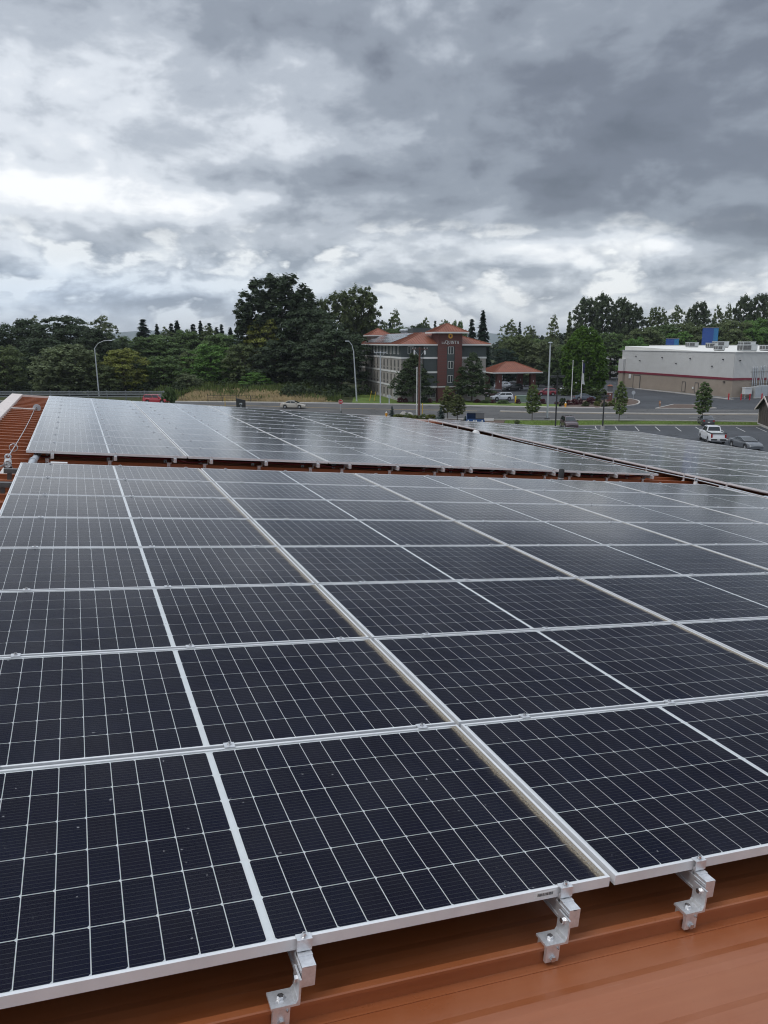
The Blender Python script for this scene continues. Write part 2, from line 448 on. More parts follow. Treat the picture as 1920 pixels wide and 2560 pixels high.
def solar_materials():
    # photovoltaic cell: near black blue silicon with ten fine ribbons
    m = bpy.data.materials.new('silicon_cell'); m.use_nodes = True
    t = NT(m.node_tree); b = m.node_tree.nodes['Principled BSDF']
    uv = t.new('ShaderNodeUVMap').outputs[0]
    u, v, _ = t.sep(uv)
    fr = t.m('FRACT', t.m('MULTIPLY', v, 10.0))
    line = t.m('LESS_THAN', t.m('ABSOLUTE', t.m('SUBTRACT', fr, 0.5)), 0.034)
    co = t.new('ShaderNodeTexCoord').outputs['Object']
    oi = t.new('ShaderNodeObjectInfo')
    base = t.mix(oi.outputs['Random'], (0.0032, 0.0052, 0.0225), (0.0064, 0.0060, 0.0195))
    base = t.mix(1.0, base, t.ramp(t.noise(co, 1.6, 3, 0.5), [(0.3, 0.75), (0.7, 1.25)]), 'MULTIPLY')
    c = t.mix(line, base, (0.070, 0.074, 0.090))
    t.put(b.inputs['Base Color'], c)
    b.inputs['Roughness'].default_value = 0.5; b.inputs['Specular IOR Level'].default_value = 0.0
    M['cell'] = m
    # anti-reflective cover glass: faint film of dust, dirt left where the rain collects along the low edge
    m = bpy.data.materials.new('solar_glass'); m.use_nodes = True
    nt = m.node_tree; t = NT(nt); nt.nodes.clear()
    co = t.new('ShaderNodeTexCoord').outputs['Object']
    x, y, z = t.sep(co)
    rn = t.new('ShaderNodeObjectInfo').outputs['Random']
    co = t.v('ADD', co, t.xyz(t.m('MULTIPLY', rn, 91.0), t.m('MULTIPLY', rn, 37.0), 0.0))
    wobb = t.m('MULTIPLY', t.m('SUBTRACT', t.noise(co, 9.0, 3, 0.6), 0.5), 0.030)
    edge = t.m('ADD', t.m('SUBTRACT', 1.1275, x), wobb)                    # metres from the low frame
    band = t.ramp(t.m('DIVIDE', edge, 0.16), [(0.0, 0.90), (0.17, 0.72), (0.22, 0.09), (0.34, 0.02), (0.55, 0.0)])
    grain = t.ramp(t.noise(co, 130.0, 2, 0.7), [(0.3, 0.55), (0.7, 1.0)])
    spots = t.ramp(t.noise(co, 34.0, 2, 0.5), [(0.735, 0.0), (0.775, 0.38)])
    film = t.ramp(t.noise(co, 2.2, 2, 0.6), [(0.3, 0.0022), (0.75, 0.0105)])
    ge = t.new('ShaderNodeNewGeometry')
    dt = t.new('ShaderNodeVectorMath', operation='DOT_PRODUCT'); t.put(dt.inputs[0], ge.outputs['Incoming']); t.put(dt.inputs[1], ge.outputs['Normal'])
    slant = t.m('MAXIMUM', t.m('ABSOLUTE', dt.outputs['Value']), 0.045)
    film = t.m('MINIMUM', t.m('DIVIDE', film, slant), 0.5)                 # a dust film looks denser along a slanting path
    dirt = t.m('MAXIMUM', t.m('MULTIPLY', band, grain), t.m('MAXIMUM', spots, film))
    fres = t.new('ShaderNodeFresnel'); fres.inputs[0].default_value = 1.5
    refl = t.m('MINIMUM', t.m('MULTIPLY', t.m('POWER', fres.outputs[0], 1.85), 1.55), 1.0)   # anti-reflective coating: hardly a glint until the light grazes
    gl = t.new('ShaderNodeBsdfGlossy'); gl.inputs['Roughness'].default_value = 0.12
    gl.inputs['Color'].default_value = (0.97, 0.98, 1.0, 1)
    tr = t.new('ShaderNodeBsdfTransparent'); tr.inputs[0].default_value = (0.97, 0.98, 0.98, 1)
    df = t.new('ShaderNodeBsdfDiffuse')
    t.put(df.inputs[0], t.mix(t.m('MINIMUM', t.m('MULTIPLY', band, 9.0), 1.0), (0.50, 0.51, 0.54), t.mix(grain, (0.16, 0.125, 0.085), (0.33, 0.28, 0.21))))
    a = t.new('ShaderNodeMixShader'); t.put(a.inputs[0], dirt)
    nt.links.new(tr.outputs[0], a.inputs[1]); nt.links.new(df.outputs[0], a.inputs[2])
    b = t.new('ShaderNodeMixShader'); t.put(b.inputs[0], refl)
    nt.links.new(a.outputs[0], b.inputs[1]); nt.links.new(gl.outputs[0], b.inputs[2])
    o = t.new('ShaderNodeOutputMaterial'); nt.links.new(b.outputs[0], o.inputs[0])
    M['solar_glass'] = m


solar_materials()

# ================================================================== the setting: ground, street, lots
def struct(o, label=None):
    o['kind'] = 'structure'
    if label: o['label'] = label
    return o


def resample(pts, k=8):
    """smooth a polyline of ground points (Catmull-Rom)"""
    P = [Vector((p[0], p[1])) for p in pts]
    out = []
    for i in range(len(P) - 1):
        a, b, c, d = P[max(i - 1, 0)], P[i], P[i + 1], P[min(i + 2, len(P) - 1)]
        for j in range(k):
            t = j / k
            out.append(0.5 * ((2 * b) + (c - a) * t + (2 * a - 5 * b + 4 * c - d) * t * t + (3 * b - a - 3 * c + d) * t ** 3))
    out.append(P[-1])
    return out


def line_px(*pts): return resample([gnd(*p) for p in pts])


def strip(A, B, z, mb=None):
    mb = mb or MB(); m = min(len(A), len(B)); k = len(mb.v)
    for p in A[:m]: mb.v.append((p.x, p.y, z))
    for p in B[:m]: mb.v.append((p.x, p.y, z))
    for i in range(m - 1): mb.f.append((k + i, k + i + 1, k + m + i + 1, k + m + i))
    return mb


def offset(P, d):
    out = []
    for i, p in enumerate(P):
        t = (P[min(i + 1, len(P) - 1)] - P[max(i - 1, 0)]).normalized()
        out.append(p + Vector((-t.y, t.x)) * d)
    return out


def ribbon(P, w, z, mb=None, a=0.0): return strip(offset(P, a - w / 2), offset(P, a + w / 2), z, mb)


def kerbstone(P, w, z0, z1, mb=None):
    mb = mb or MB()
    A, B = offset(P, -w / 2), offset(P, w / 2)
    k = len(mb.v); m = len(P)
    for a, b in zip(A, B): mb.v += [(a.x, a.y, z0), (a.x, a.y, z1), (b.x, b.y, z1), (b.x, b.y, z0)]
    for i in range(m - 1):
        for j in range(3): mb.f.append((k + 4 * i + j, k + 4 * i + j + 1, k + 4 * i + 5 + j, k + 4 * i + 4 + j))
    mb.f += [(k, k + 1, k + 2, k + 3), (k + 4 * m - 1, k + 4 * m - 2, k + 4 * m - 3, k + 4 * m - 4)]
    return mb


def sheet(name, pts, z, m): return struct(MB().add([(p[0], p[1], z) for p in pts], [tuple(range(len(pts)))]).build(name, m))


g = MB()
g.add([(-9000, -3000, 0), (9000, -3000, 0), (9000, 15000, 0), (-9000, 15000, 0)], [(0, 1, 2, 3)])
struct(g.build('ground', M['earth']))

XS = (-700, -300, 0, 380, 620, 790, 950, 1100, 1250, 1410, 1500, 1600, 1750, 1920, 2200, 2700)
FARK = line_px(*zip(XS, (1001, 1002, 1003, 1004.8, 1006.8, 1008.8, 1011.3, 1014, 1017.2, 1020, 1021, 1022, 1023, 1024, 1025, 1026)))
NEARK = line_px(*zip(XS, (1016, 1018, 1021, 1025, 1029, 1034, 1041, 1046, 1050, 1050.6, 1050.8, 1051.4, 1053, 1055.5, 1059, 1065)))
MIDL = line_px(*zip(XS, (1007, 1008, 1009, 1011.2, 1014.4, 1019, 1022.8, 1025.4, 1029, 1032, 1033.3, 1034.8, 1036, 1036.8, 1037.6, 1039)))
struct(strip(NEARK, FARK, 0.012).build('road', M['asphalt']))
hot_lot = [gnd(1195, 1013), gnd(1420, 1021), gnd(1560, 1023), gnd(2300, 1026), (190, 330), (20, 330), (28, 215), (24.5, 170)]
sheet('parking_lot', hot_lot, 0.006, M['lot'])
near_lot = [(22, 70), (90, 70), (90, 113.2), (60, 114.0), (48.5, 114.9), (33, 115.6), (22.5, 116.3)]
sheet('parking_lot', near_lot, 0.008, M['lot'])
sheet('service_yard', [(-60, 20), (22, 20), (22, 112), (10, 119), (-60, 130)], 0.004, M['asphalt'])

mk = MB()
ribbon(MIDL[:9 * 8 - 10], 0.12, 0.016, mk, 0.14); ribbon(MIDL[:9 * 8 - 10], 0.12, 0.016, mk, -0.14)
ye = struct(mk.build('road_marking', M['yellow_paint'])); ye['label'] = 'yellow centre line'
mk = MB()
ribbon(NEARK[8 * 8 - 3:], 0.22, 0.016, mk, 0.55)
FOGF = line_px((1585, 1025.2), (1650, 1025.4), (1740, 1026), (1920, 1027.6), (2300, 1029))
ribbon(FOGF, 0.16, 0.016, mk)
for pts in (((640, 1021.6), (675, 1022.6)), ((800, 1026.4), (843, 1027.4)), ((975, 1032.8), (1018, 1033.6)), ((1163, 1038.4), (1200, 1039)),
            ((1330, 1040.4), (1376, 1041.2)), ((1515, 1042), (1568, 1042.8)), ((1722, 1044), (1790, 1045)), ((1895, 1046), (1960, 1047))):
    ribbon([gnd(*pts[0]).xy, gnd(*pts[1]).xy], 0.16, 0.016, mk)
struct(mk.build('road_marking', M['white_paint']))
mk = MB()                                                # stall lines of the near lot
hd = Vector((0.212, 0.977)); sdv = Vector((0.977, -0.100))
for i in range(-6, 12):
    p = Vector((36.6 + 2.86 * i, 114.15 - 0.18 * (2.86 * i) * 0.35))
    if p.x < 57 and p.x > 23: ribbon([p, p - hd * 5.9], 0.13, 0.013, mk)
for i in range(7):
    p = Vector((40.6 + 2.86 * i, 99.3 - 0.2 * i)); ribbon([p, p - hd * 6.0], 0.13, 0.013, mk)
struct(mk.build('parking_marking', M['white_paint']))
mk = MB()
for a, b in (((1253, 955), (1350, 952)), ((1275, 961), (1370, 957)), ((1485, 969), (1500, 970))):
    ribbon([gnd(*a).xy, gnd(*b).xy], 0.3, 0.012, mk)
struct(mk.build('parking_marking', M['white_paint']))

struct(kerbstone(FARK[:10 * 8 + 4], 0.28, 0.0, 0.14).build('kerb', M['kerb']))
struct(kerbstone(NEARK, 0.28, 0.0, 0.14).build('kerb', M['kerb']))
struct(ribbon(FARK[3 * 8:10 * 8], 1.5, 0.11, None, 0.92).build('pavement', M['concrete']))
struct(ribbon(NEARK[2 * 8:7 * 8 + 5], 1.6, 0.11, None, -0.96).build('pavement', M['concrete']))
MEDL = MIDL[8 * 8:]
struct(kerbstone(MEDL, 0.75, 0.0, 0.16).build('traffic_median', M['kerb']))
md = MB(); ribbon(MEDL, 0.12, 0.017, md, -0.62)
struct(md.build('road_marking', M['yellow_paint']))
# grass verge between the street and the near lot
vA = [gnd(x, y).xy for x, y in ((1263, 1052.5), (1400, 1052.6), (1560, 1053.2), (1740, 1055.2), (1905, 1057.6), (2100, 1060.5))]
vB = [gnd(x, y).xy for x, y in ((1258, 1067), (1400, 1066), (1560, 1064.2), (1740, 1064.6), (1905, 1065.8), (2100, 1069))]
struct(strip(resample(vA), resample(vB), 0.10).build('grass_verge', M['lawn']))
struct(kerbstone(resample(vB), 0.22, 0.0, 0.15).build('kerb', M['kerb']))
# planting bed on the near side, left of the verge
bed = [gnd(x, y) for x, y in ((940, 1043.5), (1100, 1049.5), (1262, 1052.5), (1256, 1067), (1100, 1066), (930, 1060))]
sheet('planting_bed', bed, 0.09, M['mulch'])
# hotel lawn and beds on the far side
lw = [gnd(x, y) for x, y in ((880, 1008.5), (960, 1009.8), (1110, 1012.6), (1250, 1015.6), (1404, 1018.5), (1404, 1012), (1250, 1007.5), (1100, 1002), (1010, 1004), (900, 972), (885, 985))]
sheet('hotel_lawn', lw, 0.10, M['lawn'])
fb = [gnd(x, y) for x, y in ((1398, 1019.0), (1500, 1020.2), (1548, 1017.4), (1590, 1012), (1598, 1005), (1585, 999.5), (1555, 996), (1500, 999), (1420, 1001), (1395, 1006))]
sheet('flower_bed', fb, 0.10, M['mulch'])
struct(kerbstone(resample([p.xy for p in fb[1:7]]), 0.3, 0.0, 0.16).build('kerb', M['kerb']))
rd = [gnd(x, y) for x, y in ((1300, 1003), (1372, 996), (1395, 993), (1480, 985), (1545, 984), (1552, 989), (1470, 998), (1380, 1003))]
isl = [gnd(x, y) for x, y in ((1640, 1022), (1755, 1023), (1790, 1021.5), (1730, 1012.5), (1684, 1012)) ]
sheet('traffic_island', isl, 0.13, M['mulch'])
struct(kerbstone([p.xy for p in isl] + [isl[0].xy], 0.3, 0.0, 0.16).build('kerb', M['kerb']))
sw = [gnd(1590, 972), gnd(1690, 983), gnd(1830, 999.5)]
struct(kerbstone(resample([p.xy for p in sw]), 1.0, 0.0, 0.15).build('kerb', M['concrete']))

# dry meadow with a low bank beyond the street
mb = MB(); NX, NY = 60, 16
ml, mr = -44.0, -10.0
for j in range(NY + 1):
    for i in range(NX + 1):
        x = ml + (mr - ml) * i / NX; y0 = 162.6 - 0.10 * (x + 30); y = y0 + 46 * j / NY
        h = 1.7 * (math.sin(min(j / NY * 1.6, 1) * math.pi / 2)) * (0.75 + 0.25 * math.sin(x * 0.21) * math.cos(y * 0.13)) * min(1, (NX - i) / 8) * min(1, (i + 1) / 8)
        mb.v.append((x, y, 0.10 + h))
for j in range(NY):
    for i in range(NX):
        k = j * (NX + 1) + i; mb.f.append((k, k + 1, k + NX + 2, k + NX + 1))
struct(mb.build('dry_meadow', M['dry'], smooth=0))


def blades(pts, hmin, hmax, w, lean, seed):
    rg = np.random.default_rng(seed); P = np.asarray(pts, float); k = len(P)
    a = rg.uniform(0, 2 * np.pi, k); h = rg.uniform(hmin, hmax, k); l = rg.uniform(0, lean, k) * h; b = rg.uniform(0, 2 * np.pi, k)
    V = np.zeros((k, 3, 3))
    V[:, 0] = P + np.stack([np.cos(a) * w, np.sin(a) * w, 0 * a], 1)
    V[:, 1] = P - np.stack([np.cos(a) * w, np.sin(a) * w, 0 * a], 1)
    V[:, 2] = P + np.stack([np.cos(b) * l, np.sin(b) * l, h], 1)
    return V.reshape(-1, 3), np.arange(k * 3).reshape(-1, 3)


def np_mesh(name, V, F, m):
    me = bpy.data.meshes.new(name)
    nF, c = F.shape
    me.vertices.add(len(V)); me.vertices.foreach_set('co', np.ascontiguousarray(V, dtype=np.float32).ravel())
    me.loops.add(nF * c); me.loops.foreach_set('vertex_index', np.ascontiguousarray(F, dtype=np.int32).ravel())
    me.polygons.add(nF); me.polygons.foreach_set('loop_start', np.arange(0, nF * c, c, dtype=np.int32))
    me.update(calc_edges=True); me.validate()
    me.materials.append(m)
    return me


rg = np.random.default_rng(5)
xs = rg.uniform(-43, -12, 12000); ys = 162.9 - 0.10 * (xs + 30) + np.abs(rg.normal(0, 1, 12000)) * 7
hh = 0.1 + 1.5 * np.sin(np.minimum((ys - 162.6 + 0.1 * (xs + 30)) / 46 * 1.6, 1) * np.pi / 2) * np.minimum(1, (-8 - xs) / 9)
V, F = blades(np.stack([xs, ys, hh], 1), 0.22, 0.75, 0.07, 0.6, 3)
M['straw'] = mat('straw', (0.42, 0.33, 0.19), 0.9, 0, 0.3, 0.4, spec=0.1)
tag(meshobj('tall_dry_grass', np_mesh('tall_dry_grass', V, F, M['straw'])), 'tall straw coloured grass along the far kerb', 'grass', kind='stuff')
xs = rg.uniform(-52, -9, 9000); ys = 163.6 - 0.10 * (xs + 30) + rg.uniform(0, 1, 9000) ** 0.8 * 34
keepg = np.sin(xs * 0.45 + 1.0) * np.cos(ys * 0.31) + rg.normal(0, 0.35, 9000) + (ys - 173) * 0.03 + np.maximum(0, (xs + 22) * 0.12) > 0.10
xs, ys = xs[keepg], ys[keepg]
hh = 0.1 + 1.5 * np.sin(np.minimum((ys - 162.6 + 0.1 * (xs + 30)) / 46 * 1.6, 1) * np.pi / 2) * np.minimum(1, (-8 - xs) / 9)
V, F = blades(np.stack([xs, ys, hh], 1), 0.4, 1.3, 0.16, 0.7, 31)
M['weed'] = mat('green_weeds', (0.085, 0.115, 0.035), 0.9, 0, 0.3, 0.4, spec=0.1)
tag(meshobj('meadow_weeds', np_mesh('meadow_weeds', V, F, M['weed'])), 'green weeds growing through the dry meadow', 'weeds', kind='stuff')
vx = rg.uniform(0, 1, 16000); ia = (vx * (len(resample(vA)) - 1))
RA, RB = np.array([(p.x, p.y) for p in resample(vA)]), np.array([(p.x, p.y) for p in resample(vB)])
i0 = ia.astype(int); fr = (ia - i0)[:, None]; tt = rg.uniform(0.03, 0.97, 16000)[:, None]
Pa = RA[i0] * (1 - fr) + RA[np.minimum(i0 + 1, len(RA) - 1)] * fr; Pb = RB[i0] * (1 - fr) + RB[np.minimum(i0 + 1, len(RB) - 1)] * fr
PP = Pa * (1 - tt) + Pb * tt
V, F = blades(np.concatenate([PP, np.full((16000, 1), 0.10)], 1), 0.05, 0.13, 0.03, 0.5, 8)
M['grass_blade'] = mat('grass_blade', (0.14, 0.20, 0.05), 0.8, 0, 0.3, 0.6, spec=0.15)
tag(meshobj('verge_grass', np_mesh('verge_grass', V, F, M['grass_blade'])), 'short green grass on the verge by the lot', 'grass', kind='stuff')

# far hills
mb = MB(); k = 0
for row, (Y, zf) in enumerate(((7200, 0.0), (8200, 0.72), (9300, 1.0), (10500, 0.0))):
    for i in range(81):
        x = -6500 + 13000 * i / 80
        h = 108 + 30 * math.sin(i * 0.31 + 1.0) + 18 * math.sin(i * 0.83) + 9 * math.sin(i * 1.9 + 2)
        mb.v.append((x, Y, h * zf - 1))
for r in range(3):
    for i in range(80):
        a = r * 81 + i; mb.f.append((a, a + 1, a + 82, a + 81))
M['hill'] = mat('wooded_hill', (0.055, 0.085, 0.075), 0.95, 0, 0.2, 0.002, obj=False, spec=0)
struct(mb.build('hills', M['hill'], smooth=0))
# ================================================================== the building under foot: standing seam roof
ROOF_W, SEAM, SEAM0 = -0.21, 0.4878, -0.055
U0, U1, V0, V1 = -0.86, 22.7, -6.4, 24.75
bld = thing('metal_roofed_building', 'low pitched building with orange standing seam metal roof carrying the solar arrays', 'building', mw=RM.copy())
pan = MB(); prof = []
v = V0
k0 = int(math.floor((V0 - SEAM0) / SEAM)); k1 = int(math.ceil((V1 - SEAM0) / SEAM))
for k in range(k0, k1 + 1):
    b = SEAM0 + k * SEAM
    for dv, dh in ((0.0, 0), (0.10, 0), (0.125, 0.004), (0.155, 0.004), (0.18, 0), (0.29, 0), (0.315, 0.004), (0.345, 0.004), (0.37, 0)):
        if V0 <= b + dv <= V1: prof.append((b + dv, ROOF_W + dh))
prof = [(V0, ROOF_W)] + prof + [(V1, ROOF_W)]
for (vv, ww) in prof: pan.v += [(U0, vv, ww), (U1, vv, ww)]
for i in range(len(prof) - 1): pan.f.append((2 * i, 2 * i + 1, 2 * i + 3, 2 * i + 2))
pan.build('roof_pan', M['roof'], bld)
sm = MB().prism([(-0.007, ROOF_W - 0.002), (0.007, ROOF_W - 0.002), (0.007, -0.163), (0.013, -0.160), (0.013, -0.152), (0.010, -0.148), (-0.010, -0.148), (-0.013, -0.152), (-0.013, -0.163), (-0.007, -0.166)], 'x', U0, U1).box(U0, U1, -0.040, -0.034, ROOF_W - 0.002, ROOF_W + 0.003).mesh('seam', M['roof'])
for k in range(k0 + 1, k1):
    b = SEAM0 + k * SEAM
    if V0 + 0.05 < b < V1 - 0.05: meshobj('seam', sm, bld, (0, b, 0))
cs = MB().prism([(-0.30, -0.02), (-0.29, 0.0), (0.0, 0.0), (0.01, -0.02), (0.01, -0.10), (-0.005, -0.10), (-0.005, -0.035), (-0.285, -0.035), (-0.285, -0.14), (-0.30, -0.14)], 'y', 0.0, 3.03)
csm = cs.mesh('coping', M['cap'])
csm.transform(Matrix.Identity(4))
for i in range(10): meshobj('coping', csm, bld, (-0.80, -5.6 + 3.04 * i, -0.10))
MB().box(U0, U1, V1 + 0.002, V1 + 0.06, -0.42, -0.12).build('rear_trim', M['cap'], bld)
MB().box(U1 + 0.002, U1 + 0.13, V0, V1, -0.36, -0.20).build('gutter', M['roof'], bld)
wm = MB()
base = -12.6
wm.box(U0 + 0.1, U1 - 0.3, V1 - 0.7, V1 - 0.3, base, -0.26)
wm.build('rear_wall', M['stucco'], bld)
MB().box(U1 - 0.7, U1 - 0.301, V0, V1 - 0.701, base, -0.26).build('side_wall', M['stucco'], bld)
MB().box(U0 - 0.16, U0 + 0.2, V0, V1 - 0.1, base, -0.215).build('side_wall', M['stucco'], bld)

# ================================================================== solar panels
PW, PD, PU, PV = 2.278, 1.136, 2.300, 1.158


def panel_meshes():
    h = 0.035; a, b = PW / 2, PD / 2; t = 0.0105
    f = MB()
    for x0, x1, y0, y1 in ((-a, a, -b, -b + t), (-a, a, b - t, b), (-a, -a + t, -b + t, b - t), (a - t, a, -b + t, b - t)):
        f.box(x0, x1, y0, y1, 0, h)
    for x0, x1, y0, y1 in ((-a + t, a - t, -b + t, -b + 0.03), (-a + t, a - t, b - 0.03, b - t)):
        f.box(x0, x1, y0, y1, 0, 0.002)
    frame = f.mesh('frame', M['alu_frame'])
    sh = MB().box(-a + t, a - t, -b + t, b - t, 0.022, 0.0290).mesh('backsheet', M['white_sheet'])
    gl = MB().quad((-a + t, -b + t, 0.0325), (a - t, -b + t, 0.0325), (a - t, b - t, 0.0325), (-a + t, b - t, 0.0325)).mesh('glass', M['solar_glass'])
    cu, cv = 0.0920, 0.1836; w, hgt, ch = 0.0888, 0.1798, 0.0065

    def cell(mirror):
        x, y = w / 2, hgt / 2
        p = [(-x + ch * .8, -y), (x, -y), (x, y), (-x + ch * .8, y), (-x, y - ch), (-x, -y + ch)]
        if mirror: p = [(-q[0], q[1]) for q in p][::-1]
        return p

    def withuv(me, polys):
        uv = me.uv_layers.new(name='UVMap'); i = 0
        for pl in polys:
            for q in pl:
                uv.data[i].uv = (q[0] / w + 0.5, q[1] / hgt + 0.5); i += 1
        return me
    cells, spots, allp, allm = [], [], [], MB()
    for mir in (True, False):
        p = cell(mir)
        cells.append(withuv(MB().add([(q[0], q[1], 0) for q in p], [tuple(range(6))]).mesh('cell', M['cell']), [p]))
    for j in range(6):
        for i in range(24):
            x = (-0.0115 - 0.0460 - (11 - i) * cu) if i < 12 else (0.0115 + 0.0460 + (i - 12) * cu)
            y = (j - 2.5) * cv
            spots.append((0 if i < 12 else 1, x, y))
            p = cell(i < 12); allp.append(p)
            allm.add([(q[0] + x, q[1] + y, 0.0298) for q in p], [tuple(range(6))])
    allc = withuv(allm.mesh('cells', M['cell']), allp)
    M['rear'] = MB().box(-a + 0.03, a - 0.03, -b + 0.03, b - 0.03, 0.017, 0.0215).mesh('added_shade_backing', M['black_paint'])  # unseen black slab, added to deepen the shade under the panels
    return frame, sh, gl, cells, spots, allc


P_FRAME, P_SHEET, P_GLASS, P_CELL, P_SPOTS, P_ALL = panel_meshes()


def solar_panel(u, v, label, group, near):
    """u, v: low-left corner on the roof plane"""
    t = thing('solar_panel', label, 'solar panel', group=group, mw=RM @ Matrix.Translation((u + PW / 2, v + PD / 2, -0.035)))
    meshobj('frame', P_FRAME, t); meshobj('backsheet', P_SHEET, t); meshobj('added_shade_backing', M['rear'], t)
    if near:
        for k, x, y in P_SPOTS: meshobj('cell', P_CELL[k], t, (x, y, 0.0298))
    else:
        meshobj('cells', P_ALL, t)['kind'] = 'stuff'
    meshobj('glass', P_GLASS, t)
    return t


A1 = (0.0, 0.0, 5, 8); A2 = (0.0, 10.52, 5, 11); A3 = (12.36, 4.99, 4, 16)
NEAR = {(0, 0), (1, 0), (0, 1), (1, 1), (2, 1), (0, 2), (1, 2), (2, 2), (0, 3), (1, 3), (2, 3), (3, 3)}
first = None
for (u0, v0, nc, nr), nm in ((A1, 'front array'), (A2, 'rear array'), (A3, 'right hand array')):
    for r in range(nr):
        for c in range(nc):
            if nm == 'right hand array' and r < 2: continue
            if nm == 'front array' and ((r == 0 and c > 2) or (r == 1 and c > 3)): pass
            p = solar_panel(u0 + c * PU, v0 + r * PV,
                            'solar panel %s from the left in the %s row of the %s' % (ORD[c], ORD[r if nm != 'right hand array' else r - 2], nm),
                            'solar panels of the ' + nm, nm == 'front array' and (c, r) in NEAR)
            if first is None: first = p
first['label'] = 'nearest solar panel, at the left front corner with the barcode sticker'
lab = MB(); lab.box(0.0, 0.075, -0.0008, 0.0, 0.0, 0.02)
bl = lab.build('barcode_label', M['trim_white'], first, mw=Matrix.Translation((1.99 - PW / 2, -PD / 2, 0.008)))
bars = MB(); rb = random.Random(3); x = 0.008
while x < 0.066:
    wv = rb.choice((0.0012, 0.002, 0.003)); bars.box(x, x + wv, -0.0012, -0.00085, 0.006, 0.016); x += wv + rb.choice((0.0012, 0.002))
bars.build('barcode', M['black_paint'], bl)

# ------------------------------------------------------------------ rails, clamps and feet
RAILF = (0.155, 0.535, 0.914)


def bolt_mesh(r=0.0065, h=0.012):
    m = MB().lathe([(r * 1.5, 0), (r * 1.5, h * 0.2), (r, h * 0.22), (r, h), (r * 0.62, h), (r * 0.6, h * 0.55)], 12)
    return m.mesh('bolt', M['steel'])


BOLT = bolt_mesh()
HEX = MB().lathe([(0.0105, 0), (0.0105, 0.008), (0.008, 0.009)], 6).mesh('bolt', M['steel'])
_mc = MB().box(-0.022, 0.022, -0.021, 0.021, 0.0015, 0.005); _mc.box(-0.020, 0.020, -0.0085, 0.0085, -0.04, 0.0015)
MIDCL = _mc.mesh('mid_clamp', M['alu'])
_mb = MB(); _mb.v, _mb.f = list(_mc.v), list(_mc.f); _mb.lathe([(0.010, 0.005), (0.010, 0.008), (0.007, 0.008), (0.007, 0.018)], 8)
MIDCL_B = _mb.mesh('mid_clamp', M['alu'])
_ec = MB().box(-0.022, 0.022, -0.016, 0.010, 0.0015, 0.005); _ec.box(-0.022, 0.022, -0.016, -0.012, -0.030, 0.0015)
_ec.box(-0.020, 0.020, -0.012, -0.003, -0.052, -0.020); _ec.box(-0.021, 0.021, -0.030, -0.016, -0.040, -0.034)
ENDCL = _ec.mesh('end_clamp', M['alu'])


def rail_mesh(L):
    m = MB()                                              # a box rail, slotted on top, with a grooved flank
    m.box(-0.020, -0.016, -0.066, L, -0.100, -0.037); m.box(0.016, 0.020, -0.066, L, -0.100, -0.037)
    m.box(-0.016, 0.016, -0.066, L, -0.100, -0.096); m.box(-0.016, -0.006, -0.066, L, -0.0405, -0.0372); m.box(0.006, 0.016, -0.066, L, -0.0405, -0.0372)
    m.box(-0.016, 0.016, -0.066, L, -0.062, -0.059)
    m.box(-0.023, -0.020, -0.0655, L, -0.056, -0.048); m.box(-0.023, -0.020, -0.0655, L, -0.098, -0.090)
    m.box(-0.020, 0.020, -0.068, -0.066, -0.100, -0.037); m.box(-0.0062, 0.0062, -0.068, -0.030, -0.0405, -0.0375)
    return m.mesh('rail', M['alu'])


def foot_meshes():
    t = 0.006
    l = MB().box(-0.030, -0.024, -0.030, 0.030, -0.138, -0.060)          # upright leg against the rail
    l.box(-0.105, -0.030, -0.030, 0.030, -0.138, -0.131); l.hexa([(-0.037, -.03, -.131), (-0.030, -.03, -.131), (-0.030, .03, -.131), (-0.037, .03, -.131)], [(-0.031, -.03, -.122), (-0.030, -.03, -.122), (-0.030, .03, -.122), (-0.031, .03, -.122)])
    c = MB().box(-0.098, -0.050, -0.026, 0.026, -0.162, -0.1385)         # block that grips the seam
    c.box(-0.098, -0.050, -0.026, -0.0135, -0.196, -0.162); c.box(-0.098, -0.050, 0.0135, 0.026, -0.196, -0.162)
    return l.mesh('angle_bracket', M['alu']), c.mesh('seam_clamp', M['alu'])


FOOT, SCL = foot_meshes()


